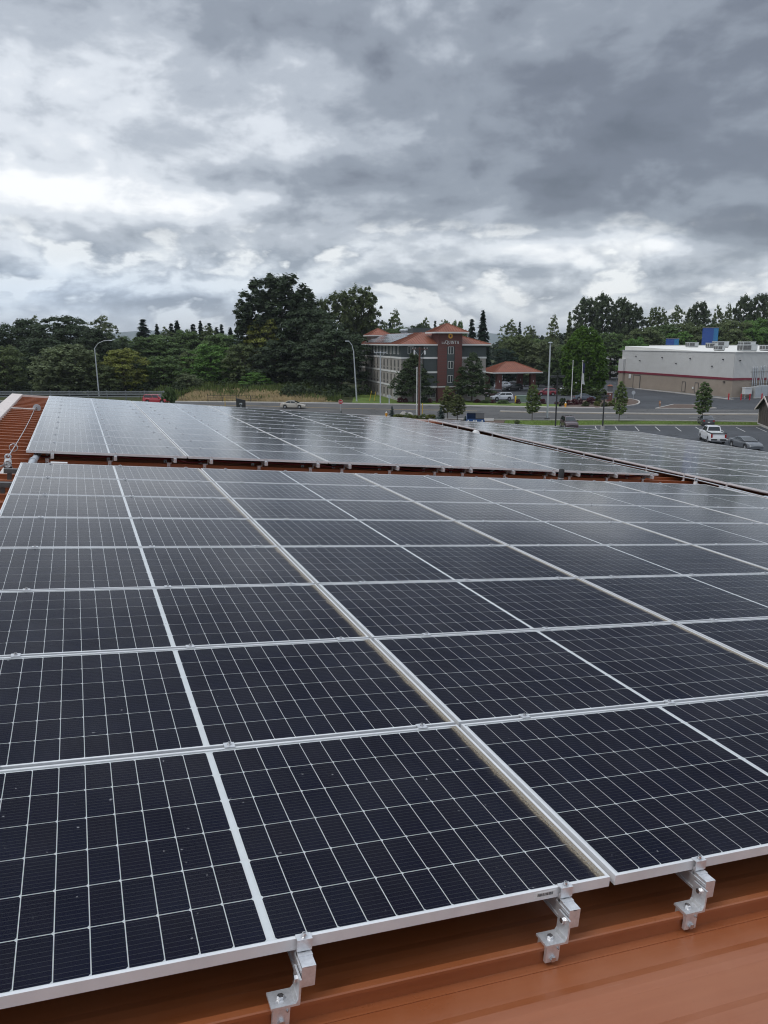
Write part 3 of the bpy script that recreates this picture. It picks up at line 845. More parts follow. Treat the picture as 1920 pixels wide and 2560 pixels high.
def rail_thing(u, v0, rows, label, group, detail, feet):
    t = thing('mounting_rail', label, 'mounting rail', group=group, mw=RM @ Matrix.Translation((u, v0, 0)))
    L = rows * PV + 0.05
    key = 'rail_%d' % rows
    if key not in M: M[key] = rail_mesh(L)
    meshobj('rail', M[key], t)
    rr = random.Random(int(u * 100) + rows)
    for r in range(rows + 1):
        if r in (0, rows):
            o = meshobj('end_clamp', ENDCL, t, (0, 0, 0) if r == 0 else None,
                        Matrix.Translation((0, rows * PV - (PV - PD), 0)) @ Matrix.Rotation(math.pi, 4, 'Z') if r else None)
        else:
            o = meshobj('mid_clamp', MIDCL if detail else MIDCL_B, t, (rr.uniform(-0.006, 0.006), r * PV - (PV - PD) / 2, 0))
        if detail or r in (0, rows): meshobj('bolt', BOLT, o, (0, -0.004 if r in (0, rows) else 0, 0.005))
    for k in feet:
        dv = SEAM0 + k * SEAM - v0
        f = meshobj('angle_bracket', FOOT, t, (0, dv, 0))
        meshobj('bolt', HEX, f, (-0.072, 0, -0.131))
        meshobj('bolt', HEX, f, mw=Matrix.Translation((-0.030, 0.0, -0.078)) @ Matrix.Rotation(-math.pi / 2, 4, 'Y'))
        s = meshobj('seam_clamp', SCL, t, (0, dv, 0))
        meshobj('bolt', HEX, s, mw=Matrix.Translation((-0.074, -0.026, -0.182)) @ Matrix.Rotation(math.pi / 2, 4, 'X'))
        meshobj('set_screw', BOLT, s, mw=Matrix.Translation((-0.058, -0.026, -0.150)) @ Matrix.Rotation(math.pi / 2, 4, 'X') @ Matrix.Scale(0.45, 4))
    return t


rails = {}
for (u0, v0, nc, nr), nm, near in ((A1, 'front array', True), (A2, 'rear array', False), ((A3[0], A3[1] + 2 * PV, 4, 14), 'right hand array', False)):
    kk = math.ceil((v0 - SEAM0 - 0.01) / SEAM)
    feet = [0] if near else [kk, kk + 1]
    for c in range(nc):
        for j, fr_ in enumerate(RAILF):
            i = c * 3 + j
            rails[nm, i] = rail_thing(u0 + (c + fr_) * PU - 0.004, v0, nr, 'aluminium mounting rail with clamps, %s from the left under the %s' % (ORD[i], nm),
                                      'mounting rails of the ' + nm, near, feet)
# brackets that stand out beside the array edges
eb = MB().box(-0.16, 0.02, -0.045, 0.045, -0.10, -0.045); eb.box(-0.12, -0.07, -0.03, 0.03, -0.205, -0.10)
EB = eb.mesh('edge_bracket', M['louvre'])
for v in (7.93, 8.98): meshobj('edge_bracket', EB, rails['front array', 0], (-rails['front array', 0].matrix_world.translation.x * 0 - 0.352 - 0.02, v, 0))
eb = MB().box(-0.012, 0.006, -0.022, 0.022, -0.150, -0.036); eb.box(-0.03, 0.006, -0.03, 0.03, -0.205, -0.150)
EB2 = eb.mesh('edge_bracket', M['alu'])
for r in range(15): meshobj('edge_bracket', EB2, rails['right hand array', 0], (-0.353 + 0.02, r * PV, 0))


def roof_thing(name, label, cat, u, v, w=ROOF_W, group=None, rz=0.0):
    return thing(name, label, cat, group=group, mw=RM @ Matrix.Translation((u, v, w)) @ Matrix.Rotation(rz, 4, 'Z'))


# cables sagging under the front edge of the rear array
for nm, m, off, sag in (('cable', M['red_cable'], 0.22, 0.035), ('cable', M['black_rubber'], 0.30, 0.05)):
    pts = []
    us = [0.10] + [(c + f) * PU for c in range(5) for f in RAILF] + [11.4]
    rr = random.Random(int(off * 100))
    for a, b in zip(us[:-1], us[1:]):
        sg = sag * rr.uniform(0.5, 1.5)
        for i in range(6):
            t = i / 6; pts.append((a + (b - a) * t, A2[1] + off, -0.075 - sg * 4 * t * (1 - t) - (0.02 if nm == 'x' else 0)))
    t = roof_thing('power_cable', ('dark red' if m is M['red_cable'] else 'black') + ' power cable sagging under the front edge of the rear array', 'cable', 0, 0, 0)
    MB().tube(pts, 0.011, 6).build('sheath', m, t, smooth=0)
# junction box and conduits in the aisle on the left
q = roofpt(150, 1153, -0.16)
t = roof_thing('junction_box', 'light grey junction box with curved conduit in the aisle between arrays', 'junction box', q.x, 10.05)
MB().box(-0.11, 0.10, -0.05, 0.05, 0.02, 0.10).build('box', M['plastic_grey'], t)
MB().box(-0.115, 0.105, -0.055, 0.055, 0.1005, 0.115).build('lid', M['plastic_grey'], t)
MB().tube([(0.10, 0, 0.06), (0.20, 0, 0.07), (0.32, 0.02, 0.07), (0.42, 0.06, 0.045), (0.50, 0.16, 0.0)], 0.022, 10).build('conduit', M['galv'], t, smooth=40)
MB().tube([(0.155, 0, 0.064), (0.20, 0, 0.07)], 0.029, 10).build('coupling', M['galv'], t, smooth=40)
t = roof_thing('conduit_pipe', 'thick grey conduit pipe at the left front corner of the rear array', 'pipe', 0.10, 10.1)
MB().tube([(-0.02, -0.75, 0.09), (0.0, -0.05, 0.10), (0.03, 0.5, 0.10), (0.05, 1.1, 0.10)], 0.045, 14).build('pipe', M['galv'], t, smooth=40)
MB().tube([(0.002, 0.05, 0.10), (0.008, 0.14, 0.10)], 0.055, 14).build('coupling', M['galv'], t, smooth=40)
for y in (-0.5, 0.35): MB().box(-0.06, 0.07, y - 0.02, y + 0.02, 0.0, 0.05).build('strap', M['steel'], t)
# rooftop vent pipe
t = roof_thing('vent_pipe', 'short black vent pipe rising between the front and rear arrays', 'pipe', 8.76, 9.9)
MB().lathe([(0.050, 0.02), (0.050, 0.30), (0.047, 0.31), (0.040, 0.31), (0.040, 0.12)], 20).build('pipe', M['black_paint'], t, smooth=40)
MB().lathe([(0.13, 0.0), (0.125, 0.012), (0.075, 0.05), (0.058, 0.09), (0.0515, 0.09)], 20).build('flashing_boot', M['black_rubber'], t, smooth=40)
MB().lathe([(0.054, 0.14), (0.054, 0.155)], 20).build('band', M['galv'], t, smooth=40)

# fall-arrest anchors and life lines
def ring(mb, c, r, rr, ax='y', n=18, a0=0, a1=2 * math.pi):
    pts = []
    for i in range(n + 1):
        a = a0 + (a1 - a0) * i / n
        d = (r * math.cos(a), r * math.sin(a))
        pts.append((c[0] + d[0], c[1], c[2] + d[1]) if ax == 'y' else (c[0], c[1] + d[0], c[2] + d[1]))
    return mb.tube(pts, rr, 7, cap=False)


q = roofpt(20, 1192, ROOF_W)
t = roof_thing('roof_anchor', 'grey life line anchor post with eye and wide cone boot at the left edge', 'roof anchor', q.x, q.y)
MB().lathe([(0.115, 0.0), (0.112, 0.035), (0.085, 0.075), (0.058, 0.118), (0.052, 0.12)], 20).build('cone_boot', M['plastic_grey'], t, smooth=40)
MB().lathe([(0.052, 0.118), (0.054, 0.125), (0.054, 0.14), (0.048, 0.142)], 16).build('collar', M['black_rubber'], t, smooth=40)
MB().lathe([(0.046, 0.12), (0.046, 0.20), (0.038, 0.235), (0.030, 0.24)], 16).build('post', M['plastic_grey'], t, smooth=40)
m_ = MB(); ring(m_, (0, 0, 0.262), 0.032, 0.012); m_.build('eye', M['galv'], t, smooth=0)
m_ = MB(); ring(m_, (0.0, -0.05, 0.175), 0.042, 0.008); m_.build('shackle', M['steel'], t, smooth=0)
A_ = Vector((q.x, q.y, ROOF_W + 0.262))
q2 = roofpt(92, 1030, ROOF_W)
t2 = roof_thing('roof_anchor', 'far life line anchor with round grey disc beside the rear array', 'roof anchor', q2.x, q2.y)
MB().box(-0.10, 0.10, -0.07, 0.07, 0.0, 0.02).build('base_plate', M['galv'], t2)
MB().tube([(0, -0.035, 0.10), (0, 0.0, 0.10)], 0.095, 20).build('disc', M['galv'], t2, smooth=30)
MB().tube([(0, -0.05, 0.02), (-0.01, -0.05, 0.13)], 0.015, 8).build('post', M['steel'], t2, smooth=30)
B_ = Vector((q2.x - 0.05, q2.y - 0.06, ROOF_W + 0.07))
t = roof_thing('life_line', 'steel life line cable running to the far disc anchor on the left', 'cable', 0, 0, 0)
MB().tube([A_ + (B_ - A_) * (i / 10) + Vector((0, 0, -0.05 * 4 * (i / 10) * (1 - i / 10))) for i in range(11)], 0.008, 6).build('wire', M['steel'], t, smooth=0)
lp = A_ + (B_ - A_) * 0.12
m_ = MB(); ring(m_, (lp.x, lp.y, lp.z - 0.01), 0.055, 0.007); m_.build('loop', M['steel'], t, smooth=0)
t = roof_thing('life_line', 'short steel life line cable leading out at the left edge', 'cable', 0, 0, 0)
C_ = Vector((-1.3, 6.6, ROOF_W + 0.05))
MB().tube([A_ + Vector((0, -0.02, -0.09)), A_ * 0.6 + C_ * 0.4 + Vector((0, 0, -0.03)), C_], 0.009, 6).build('wire', M['steel'], t, smooth=0)
qa, qb = roofpt(26, 1027, ROOF_W), roofpt(88, 1029, ROOF_W)
t = roof_thing('flat_bar', 'pale metal bar lying across the orange roof by the coping', 'metal bar', qa.x, qa.y)
MB().box(0.0, max(0.4, qb.x - qa.x), -0.06, 0.06, 0.064, 0.085).build('bar', M['cap'], t)

# the aisle between the left arrays and the right hand array
AU = 11.93
t = roof_thing('roof_anchor', 'white domed life line anchor at the far end of the right aisle', 'roof anchor', AU + 0.05, 19.2)
MB().lathe([(0.16, 0.0), (0.16, 0.03), (0.13, 0.12), (0.10, 0.18), (0.06, 0.22), (0.02, 0.235)], 18).build('dome', M['trim_white'], t, smooth=50)
m_ = MB(); ring(m_, (0, 0, 0.25), 0.03, 0.010); m_.build('eye', M['galv'], t, smooth=0)
t = roof_thing('roof_anchor', 'small ring anchor in the right aisle by the front array corner', 'roof anchor', AU - 0.07, 9.9)
MB().lathe([(0.07, 0.0), (0.065, 0.05), (0.04, 0.10), (0.035, 0.17)], 14).build('post', M['plastic_grey'], t, smooth=40)
m_ = MB(); ring(m_, (0, 0, 0.205), 0.036, 0.012); m_.build('eye', M['galv'], t, smooth=0)
t = roof_thing('life_line', 'long steel life line cable down the aisle beside the right hand array', 'cable', 0, 0, 0)
MB().tube([(AU + 0.05, 19.2, ROOF_W + 0.25), (AU, 16.5, ROOF_W + 0.19), (AU - 0.04, 13.0, ROOF_W + 0.17), (AU - 0.07, 9.9, ROOF_W + 0.205), (AU - 0.02, 6.5, ROOF_W + 0.12)], 0.012, 6).build('wire', M['galv'], t, smooth=0)
t = roof_thing('life_line_damper', 'grey cylinder shock absorber on the life line in the right aisle', 'damper', AU + 0.14, 8.9, ROOF_W)
MB().tube([(0, -0.55, 0.11), (0, 0.45, 0.12)], 0.035, 12).build('cylinder', M['galv'], t, smooth=40)
for y in (-0.6, 0.45): MB().tube([(0, y, 0.115), (0, y + 0.12, 0.115)], 0.05, 12).build('end_cap', M['steel'], t, smooth=40)
for y in (-0.4, 0.3): MB().box(-0.03, 0.03, y - 0.03, y + 0.03, 0.0, 0.10).build('bracket', M['galv'], t)
t = roof_thing('flat_bar', 'dark red flashing piece lying at the far end of the right aisle', 'flashing', AU - 0.1, 21.0)
MB().box(-0.16, 0.22, -0.7, 0.7, 0.065, 0.12).build('bar', M['roof'], t)

# ================================================================== buildings
def fmat(o, ax, ay):
    """frame with origin o, x along ax, y along ay (both level)"""
    ax = Vector((ax[0], ax[1], 0)).normalized(); ay = Vector((ay[0], ay[1], 0)).normalized()
    return Matrix(((ax.x, ay.x, 0, o[0]), (ax.y, ay.y, 0, o[1]), (0, 0, 1, 0), (0, 0, 0, 1)))


def window(parent, x, z, w, h, y, face, light=False, mull=1, frame=None, depth=0.06):
    """window on a wall of the parent frame. face: 'f' wall at y (facing -y), 's' wall at x=y (facing -x), 'r' wall facing +x"""
    fr, gl = MB(), MB(); b = 0.07
    def bx(m, a0, a1, z0, z1, d0, d1):
        if face == 'f': m.box(a0, a1, y - d1, y - d0, z0, z1)
        elif face == 's': m.box(y - d1, y - d0, a0, a1, z0, z1)
        else: m.box(y + d0, y + d1, a0, a1, z0, z1)
    for a0, a1, z0, z1 in ((x - w / 2, x + w / 2, z, z + b), (x - w / 2, x + w / 2, z + h - b, z + h),
                           (x - w / 2, x - w / 2 + b, z + b, z + h - b), (x + w / 2 - b, x + w / 2, z + b, z + h - b)):
        bx(fr, a0, a1, z0, z1, 0.002, depth)
    for k in range(mull):
        xm = x - w / 2 + w * (k + 1) / (mull + 1); bx(fr, xm - 0.045, xm + 0.045, z + b, z + h - b, 0.002, depth)
    o = fr.build('window', frame or M['trim_white'], parent)
    e = [x - w / 2 + b] + [x - w / 2 + w * (k + 1) / (mull + 1) for k in range(mull)] + [x + w / 2 - b]
    for k in range(mull + 1):
        gl = MB(); bx(gl, e[k] + (0.045 if k else 0), e[k + 1] - (0.045 if k < mull else 0), z + b, z + h - b, 0.004, 0.02)
        gl.build('pane', M['glass'], o)
    return o


def seamed_slope(mb, a, b, c, d, step, hgt=0.07, wid=0.06):
    """roof plane a-b (eave), d-c (ridge) with raised ribs running from eave to ridge"""
    a, b, c, d = map(Vector, (a, b, c, d))
    nrm = (b - a).cross(d - a).normalized()
    mb.quad(a, b, c, d) if (c - d).length > 1e-3 else mb.quad(a, b, c)
    e = (b - a); L = e.length; e.normalize()
    up = (nrm.cross(e)).normalized()
    ua = (d - a).dot(up); da, cb = (d - a).dot(e), (c - a).dot(e)
    k = step / 2
    while k < L:
        # height of the plane above the eave at position k
        if k < da: hh = ua * k / da
        elif k > cb: hh = ua * (L - k) / max(L - cb, 1e-4)
        else: hh = ua
        p0, p1 = a + e * k, a + e * k + up * max(hh - 0.05, 0.02)
        s = e * (wid / 2)
        mb.hexa([p0 - s, p0 + s, p1 + s, p1 - s], [p0 - s + nrm * hgt, p0 + s + nrm * hgt, p1 + s + nrm * hgt, p1 - s + nrm * hgt])
        k += step


def hip_part(name, parent, x0, x1, y0, y1, z0, z1, inset, m, flat_m=None, step=0.55, soffit=0.25):
    """hip roof over a rectangle, each slope a part; a flat top when the insets leave one"""
    xi0, xi1, yi0, yi1 = x0 + inset[0], x1 - inset[0], y0 + inset[1], y1 - inset[1]
    roofs = []
    for (a, b, c, d) in (((x0, y0), (x1, y0), (xi1, yi0), (xi0, yi0)), ((x1, y0), (x1, y1), (xi1, yi1), (xi1, yi0)),
                         ((x1, y1), (x0, y1), (xi0, yi1), (xi1, yi1)), ((x0, y1), (x0, y0), (xi0, yi0), (xi0, yi1))):
        mb = MB(); seamed_slope(mb, (*a, z0), (*b, z0), (*c, z1), (*d, z1), step)
        roofs.append(mb.build(name, m, parent))
    hips = MB()
    for a, b in (((x0, y0), (xi0, yi0)), ((x1, y0), (xi1, yi0)), ((x1, y1), (xi1, yi1)), ((x0, y1), (xi0, yi1))):
        hips.tube([(*a, z0 + 0.05), (*b, z1 + 0.05)], 0.10, 6)
    if xi1 - xi0 > 0.2 and yi1 - yi0 < 0.2: hips.tube([(xi0, yi0, z1 + 0.05), (xi1, yi0, z1 + 0.05)], 0.10, 6)
    hips.build('hip_cap', m, parent)
    if xi1 - xi0 > 0.2 and yi1 - yi0 > 0.2 and flat_m:
        MB().box(xi0, xi1, yi0, yi1, z1 - 0.2, z1 - 0.03).build('flat_roof', flat_m, parent)
    fa = MB()
    t = 0.12
    fa.box(x0 - t, x1 + t, y0 - t, y0 - 0.005, z0 - soffit, z0 + 0.04); fa.box(x0 - t, x1 + t, y1 + 0.005, y1 + t, z0 - soffit, z0 + 0.04)
    fa.box(x0 - t, x0 - 0.005, y0 - 0.004, y1 + 0.004, z0 - soffit, z0 + 0.04); fa.box(x1 + 0.005, x1 + t, y0 - 0.004, y1 + 0.004, z0 - soffit, z0 + 0.04)
    fa.build('eave_trim', M['trim_white'], parent)
    MB().box(x0, x1, y0, y1, z0 - soffit + 0.01, z0 - soffit + 0.06).build('soffit', M['trim_white'], parent)
    return roofs


# ------------------------------------------------------------------ hotel
HC = gnd(1010, 1005)
HM = fmat((3.5, 162.4), (0.971, 0.237), (-0.229, 0.973))
ht = thing('hotel', 'four storey beige hotel with brick sign tower and terracotta metal roof', 'hotel', mw=HM)
W_, L_, E_ = 18.3, 43.0, 11.55
MB().box(0, W_, 0, L_, 0, 8.72).build('lower_wall', M['stucco'], ht)
up_ = MB().box(-0.03, W_ + 0.03, -0.03, L_ + 0.03, 8.96, E_)
k = 0.4
while k < L_: up_.box(-0.075, -0.03, k, k + 0.06, 8.96, E_ - 0.02); k += 0.8
k = 0.4
while k < W_: up_.box(k, k + 0.06, -0.075, -0.03, 8.96, E_ - 0.02); k += 0.8
up_.build('upper_wall', M['green_siding'], ht)
for z, h in ((2.85, 0.36), (5.83, 0.36), (8.72, 0.36)):
    b = MB().box(-0.10, W_ + 0.10, -0.10, -0.002 if z < 8.7 else L_ + 0.1, z, z + h)
    if z < 8.7: b.box(-0.10, -0.002, 0.0, L_ + 0.10, z, z + h); b.box(W_ + 0.002, W_ + 0.1, 0, L_ + 0.1, z, z + h)
    b.build('belt_course', M['trim_white'], ht)
pl = MB().box(-0.06, -0.002, 0, L_, 0, 0.45); pl.box(0, W_, -0.06, -0.002, 0, 0.45)
pl.build('plinth', M['concrete'], ht)
for fl, z in enumerate((0.85, 3.95, 6.95, 9.62)):
    for i in range(13):
        y = 2.1 + i * 3.17
        if fl == 0 and i in (0, 1): continue
        if fl == 3: window(ht, y, z, 1.35, 1.62, -0.076, 's')
        else:
            window(ht, y, z, 1.25, 1.55, -0.002, 's', frame=M['stucco'])
            MB().box(-0.07, -0.003, y - 0.55, y + 0.55, z - 0.62, z - 0.20).build('grille', M['louvre'] if fl else M['plastic_grey'], ht)
for y in (3.3, 5.2): window(ht, y, 0.5, 1.3, 2.1, -0.065, 's', frame=M['trim_white'])
# dark clad bay, brick tower with window strip
bay = MB().box(4.6, 7.5, -0.7, -0.11, 3.2, 11.3)
k = 4.8
while k < 7.4: bay.box(k, k + 0.05, -0.74, -0.70, 3.2, 11.3); k += 0.5
bay.build('clad_bay', M['green_siding'], ht)
for z in (2.84, 5.82, 8.71): MB().box(4.55, 7.49, -0.82, -0.101, z, z + 0.37).build('belt_course', M['trim_white'], ht)
tw = MB()
for x0, x1 in ((7.5, 9.35), (11.05, 12.6)): tw.box(x0, x1, -1.25, 3.6, 0, 13.95)
tw.box(9.35, 11.05, -1.249, 3.6, 11.2, 13.95); tw.box(9.35, 11.05, -1.249, 3.6, 0, 2.9)
tw.build('brick_tower', M['brick'], ht)
cj = MB()
for i in range(19):
    z = 0.7 * i + 0.5
    cj.box(7.49, 9.35, -1.262, -1.25, z, z + 0.025); cj.box(11.05, 12.61, -1.262, -1.25, z, z + 0.025)
cj.build('course_joint', M['green_siding'], ht)
st = MB().box(9.36, 11.04, -1.12, 3.0, 2.9, 11.2)
st.build('window_strip', M['green_siding'], ht)
for z in (3.85, 6.75, 9.65): window(ht, 10.2, z, 1.15, 1.5, -1.122, 'f')
MB().box(7.42, 12.68, -1.36, -1.255, 2.95, 3.15).build('belt_course', M['trim_white'], ht)
window(ht, 6.35, 0.75, 2.0, 1.45, -0.002, 'f'); window(ht, 15.2, 0.9, 1.6, 1.4, -0.002, 'f')
MB().box(11.3, 12.3, -1.30, -1.255, 0, 2.2).build('door', M['green_siding'], ht)
for z in (3.9, 6.9, 9.7): window(ht, 2.0, z, 1.3, 1.5, -0.076 if z > 9 else -0.002, 'f'); 
hip_part('roof', ht, -0.75, W_ + 0.75, -0.75, L_ + 0.75, 11.62, 14.05, (6.9, 7.4), M['red_roof'], M['shingle'])
hip_part('tower_roof', ht, 6.5, 13.6, -2.15, 4.6, 14.05, 15.75, (3.35, 3.37), M['red_roof'])
MB().box(2.0, 6.8, 37.5, 42.3, 12.4, 13.7).build('rear_tower', M['stucco'], ht)
hip_part('tower_roof', ht, 1.4, 7.4, 36.9, 42.9, 13.75, 15.4, (2.95, 2.97), M['red_roof'])
MB().box(7.0, 11.6, 16.0, 21.0, 13.6, 15.1).build('roof_enclosure', M['green_siding'], ht)
for y in (23.5, 26.5, 29.5):
    m_ = MB().lathe([(0.55, 0), (0.55, 0.5), (0.9, 0.7), (0.9, 1.0), (0.55, 1.25), (0.15, 1.3)], 14, (8.2, y, 13.9)); m_.build('roof_ventilator', M['galv'], ht, smooth=40)
MB().tube([(-0.12, 8.2, 0.2), (-0.12, 8.2, 11.4)], 0.06, 8).build('downpipe', M['stucco'], ht)
MB().tube([(-0.12, 21.5, 0.2), (-0.12, 21.5, 11.4)], 0.06, 8).build('downpipe', M['stucco'], ht)

# hotel sign: sun emblem and letters on the tower
sg = thing('hotel_sign', 'white LA QUINTA letters under an orange sun emblem on the brick tower', 'sign', mw=HM @ Matrix.Translation((10.05, -1.252, 12.0)))
M['orange'] = mat('orange_enamel', (0.80, 0.30, 0.03), 0.4, 0, 0.04, 4); M['amber'] = mat('yellow_enamel', (0.85, 0.52, 0.05), 0.4, 0, 0.04, 4)
sun_m = MB(); pts = []
for i in range(24):
    a = 2 * math.pi * i / 24; r = 0.56 if i % 2 == 0 else 0.40
    pts.append((r * math.cos(a), 1.28 + r * math.sin(a)))
sun_m.prism(pts, 'y', -0.06, 0.0); sun_m.build('sun_emblem', M['amber'], sg)
def disc(r, y0, y1, z): return MB().prism([(r * math.cos(a * math.pi / 12), z + r * math.sin(a * math.pi / 12)) for a in range(24)], 'y', y0, y1)
disc(0.34, -0.085, -0.062, 1.28).build('emblem_disc', M['orange'], sg)
disc(0.17, -0.105, -0.087, 1.28).build('emblem_core', M['black_paint'], sg)


def letter(ch, h):
    """strokes of a roman capital in a box of height h: (x0,z0,x1,z1,width)"""
    T, t = 0.17 * h, 0.085 * h; w = {'L': .58, 'A': .78, 'Q': .88, 'U': .76, 'I': .28, 'N': .80, 'T': .70}[ch] * h
    sf = 0.15 * h
    s = []
    if ch == 'L': s = [(sf, 0, sf, h, T), (sf, t / 2, w, t / 2, t), (w - t / 2, 0, w - t / 2, .3 * h, t), (0, h - t / 2, 2 * sf, h - t / 2, t), (0, t / 2, 2 * sf, t / 2, t)]
    if ch == 'A': s = [(.12 * h, 0, w / 2, h, t), (w - .12 * h, 0, w / 2, h, T), (.25 * h, .36 * h, w - .25 * h, .36 * h, t), (0, t / 2, .26 * h, t / 2, t), (w - .30 * h, t / 2, w, t / 2, t)]
    if ch == 'U': s = [(sf, .22 * h, sf, h, T), (w - sf, .22 * h, w - sf, h, t), (sf, .24 * h, w * .36, .05 * h, T * .9), (w * .34, .05 * h, w * .66, .05 * h, t * 1.2), (w * .64, .05 * h, w - sf, .24 * h, t * 1.1),
                     (0, h - t / 2, 2 * sf, h - t / 2, t), (w - 2 * sf, h - t / 2, w, h - t / 2, t)]
    if ch == 'I': s = [(w / 2, 0, w / 2, h, T), (0, t / 2, w, t / 2, t), (0, h - t / 2, w, h - t / 2, t)]
    if ch == 'N': s = [(.14 * h, 0, .14 * h, h, t), (w - .12 * h, 0, w - .12 * h, h, t), (.12 * h, h, w - .12 * h, 0, T), (0, t / 2, .28 * h, t / 2, t), (w - .28 * h, h - t / 2, w, h - t / 2, t), (0, h - t / 2, .16 * h, h - t / 2, t)]
    if ch == 'T': s = [(w / 2, 0, w / 2, h, T), (0, h - t / 2, w, h - t / 2, t), (t / 2, h * .78, t / 2, h, t), (w - t / 2, h * .78, w - t / 2, h, t), (w / 2 - .14 * h, t / 2, w / 2 + .14 * h, t / 2, t)]
    if ch == 'Q':
        m = 14
        for i in range(m):
            a, b = 2 * math.pi * i / m, 2 * math.pi * (i + 1) / m
            s.append((w / 2 + .42 * w * math.cos(a), h / 2 + .45 * h * math.sin(a), w / 2 + .42 * w * math.cos(b), h / 2 + .45 * h * math.sin(b), T * .75 if abs(math.cos((a + b) / 2)) > .55 else t))
        s.append((w * .5, .12 * h, w * 1.08, -.20 * h, T * .8))
    return s, w


def write(text, parent, heights, m, x_gap=0.16, z0=0.0, depth=0.07, total=None):
    ws = [letter(c, h)[1] for c, h in zip(text, heights)]
    x = -(sum(ws) + x_gap * (len(ws) - 1)) / 2
    for c, h, w in zip(text, heights, ws):
        mb = MB()
        for (xa, za, xb, zb, wd) in letter(c, h)[0]:
            d = Vector((xb - xa, zb - za)); q = Vector((-d.y, d.x)).normalized() * wd / 2 if d.length else Vector((0, 0))
            e = rnd.uniform(0, 0.004)
            mb.prism([(x + xa - q.x, z0 + za - q.y), (x + xb - q.x, z0 + zb - q.y), (x + xb + q.x, z0 + zb + q.y), (x + xa + q.x, z0 + za + q.y)], 'y', -depth - e, -0.001)
        mb.build('letter', m, parent); x += w + x_gap


write('LAQUINTA', sg, [0.42, 0.42, 0.72, 0.60, 0.60, 0.60, 0.60, 0.60], M['trim_white'], 0.07, -0.28)

# solar array on the hotel's long roof slope
dxs, dzs = 6.9, 2.43
sl = math.atan2(dzs, dxs + 0.0)
pa = thing('hotel_solar_array', 'grey solar array on the long side slope of the hotel roof', 'solar array', mw=HM @ Matrix.Translation((-0.75, 0, 11.62)) @ Matrix.Rotation(-sl, 4, 'Y'))
for r in range(3):
    for c in range(13):
        if r == 2 and c < 1: continue
        y = 8.2 + c * 2.14; x = 0.75 + r * 2.02
        m_ = MB().box(x, x + 1.90, y, y + 2.0, 0.10, 0.14); o = m_.build('module', M['pv_far'], pa)
        fr = MB()
        for a, b, cc, dd in ((x, x + 1.9, y, y + 0.04), (x, x + 1.9, y + 1.96, y + 2.0), (x, x + 0.04, y + 0.04, y + 1.96), (x + 1.86, x + 1.9, y + 0.04, y + 1.96)):
            fr.box(a, b, cc, dd, 0.1405, 0.150)
        fr.build('frame', M['alu_frame'], o)

# drive-through canopy at the hotel entrance
CA = gnd(1246, 978)
CMx = fmat((27.2, 196.6), (0.971, 0.237), (-0.229, 0.973))
cp = thing('entrance_canopy', 'open hotel entrance canopy with terracotta hip roof on brick columns', 'canopy', mw=CMx)
hip_part('roof', cp, -0.6, 12.4, -1.2, 9.6, 4.75, 7.15, (5.3, 5.38), M['red_roof'])
for x, y in ((1.4, 0.2), (10.4, 0.2), (1.4, 8.2), (10.4, 8.2)):
    o = MB().box(x - 0.62, x + 0.62, y - 0.62, y + 0.62, 0, 4.5).build('column', M['brick'], cp)
    MB().box(x - 0.70, x + 0.70, y - 0.70, y + 0.70, 0.0, 0.25).build('column_base', M['concrete'], o)
    MB().box(x - 0.07, x + 0.07, y - 0.72, y - 0.625, 2.3, 2.75).build('wall_lamp', M['trim_white'], o)

# ------------------------------------------------------------------ metal clad store
SA, SB = Vector((76.6, 174.2)), Vector((65.4, 218.9))
SM = fmat(SA, (0.970, 0.243), SB - SA)
LS = (SB - SA).length; WS = 62.0
stx = thing('metal_clad_store', 'large grey and tan ribbed metal store with crimson band and white roof', 'store', mw=SM)


def corrug(L, z0, z1, along, off, m, name):
    mb = MB(); k = 0.0; pts = []
    while k < L:
        pts += [(k, 0.0), (k + 0.16, 0.0), (k + 0.19, 0.05), (k + 0.27, 0.05)]; k += 0.30
    pts = [p for p in pts if p[0] <= L] + [(L, 0.0)]
    for a, d in pts:
        for z in (z0, z1): mb.v.append((-(off + d), a, z) if along == 'y' else (a, -(off + d), z))
    for i in range(len(pts) - 1): mb.f.append((2 * i, 2 * i + 1, 2 * i + 3, 2 * i + 2))
    return mb.build(name, m, stx)


MB().box(0.0, WS, 0.0, LS, 0, 9.6).build('core', M['steel_grey_wall'], stx)
corrug(LS, 0.12, 3.85, 'y', 0.005, M['steel_tan_wall'], 'lower_cladding'); corrug(WS, 0.12, 3.85, 'x', 0.005, M['steel_tan_wall'], 'lower_cladding')
corrug(LS, 4.35, 9.85, 'y', 0.03, M['steel_grey_wall'], 'upper_cladding'); corrug(WS, 4.35, 9.85, 'x', 0.03, M['steel_grey_wall'], 'upper_cladding')
MB().box(-0.14, 0.0, -0.14, LS, 3.85, 4.35).build('crimson_band', M['crimson'], stx); MB().box(0.001, WS, -0.14, 0.0, 3.85, 4.35).build('crimson_band', M['crimson'], stx)
MB().box(-0.20, 0.12, -0.20, LS + 0.2, 9.85, 9.98).build('parapet_cap', M['trim_white'], stx); MB().box(0.121, WS, -0.20, 0.12, 9.85, 9.98).build('parapet_cap', M['trim_white'], stx)
rf = MB().hexa([(0.5, 0.13, 9.0), (WS - 0.1, 0.13, 9.0), (WS - 0.1, LS - 0.3, 9.0), (0.5, LS - 0.3, 9.0)], [(0.5, 0.13, 9.61), (WS - 0.1, 0.13, 9.61), (WS - 0.1, LS - 0.3, 11.0), (0.5, LS - 0.3, 11.0)]); rf.build('roof_membrane', M['white_roof'], stx)
MB().box(22.0, WS, LS + 0.01, LS + 22, 0, 11.2).build('rear_block', M['white_roof'], stx)
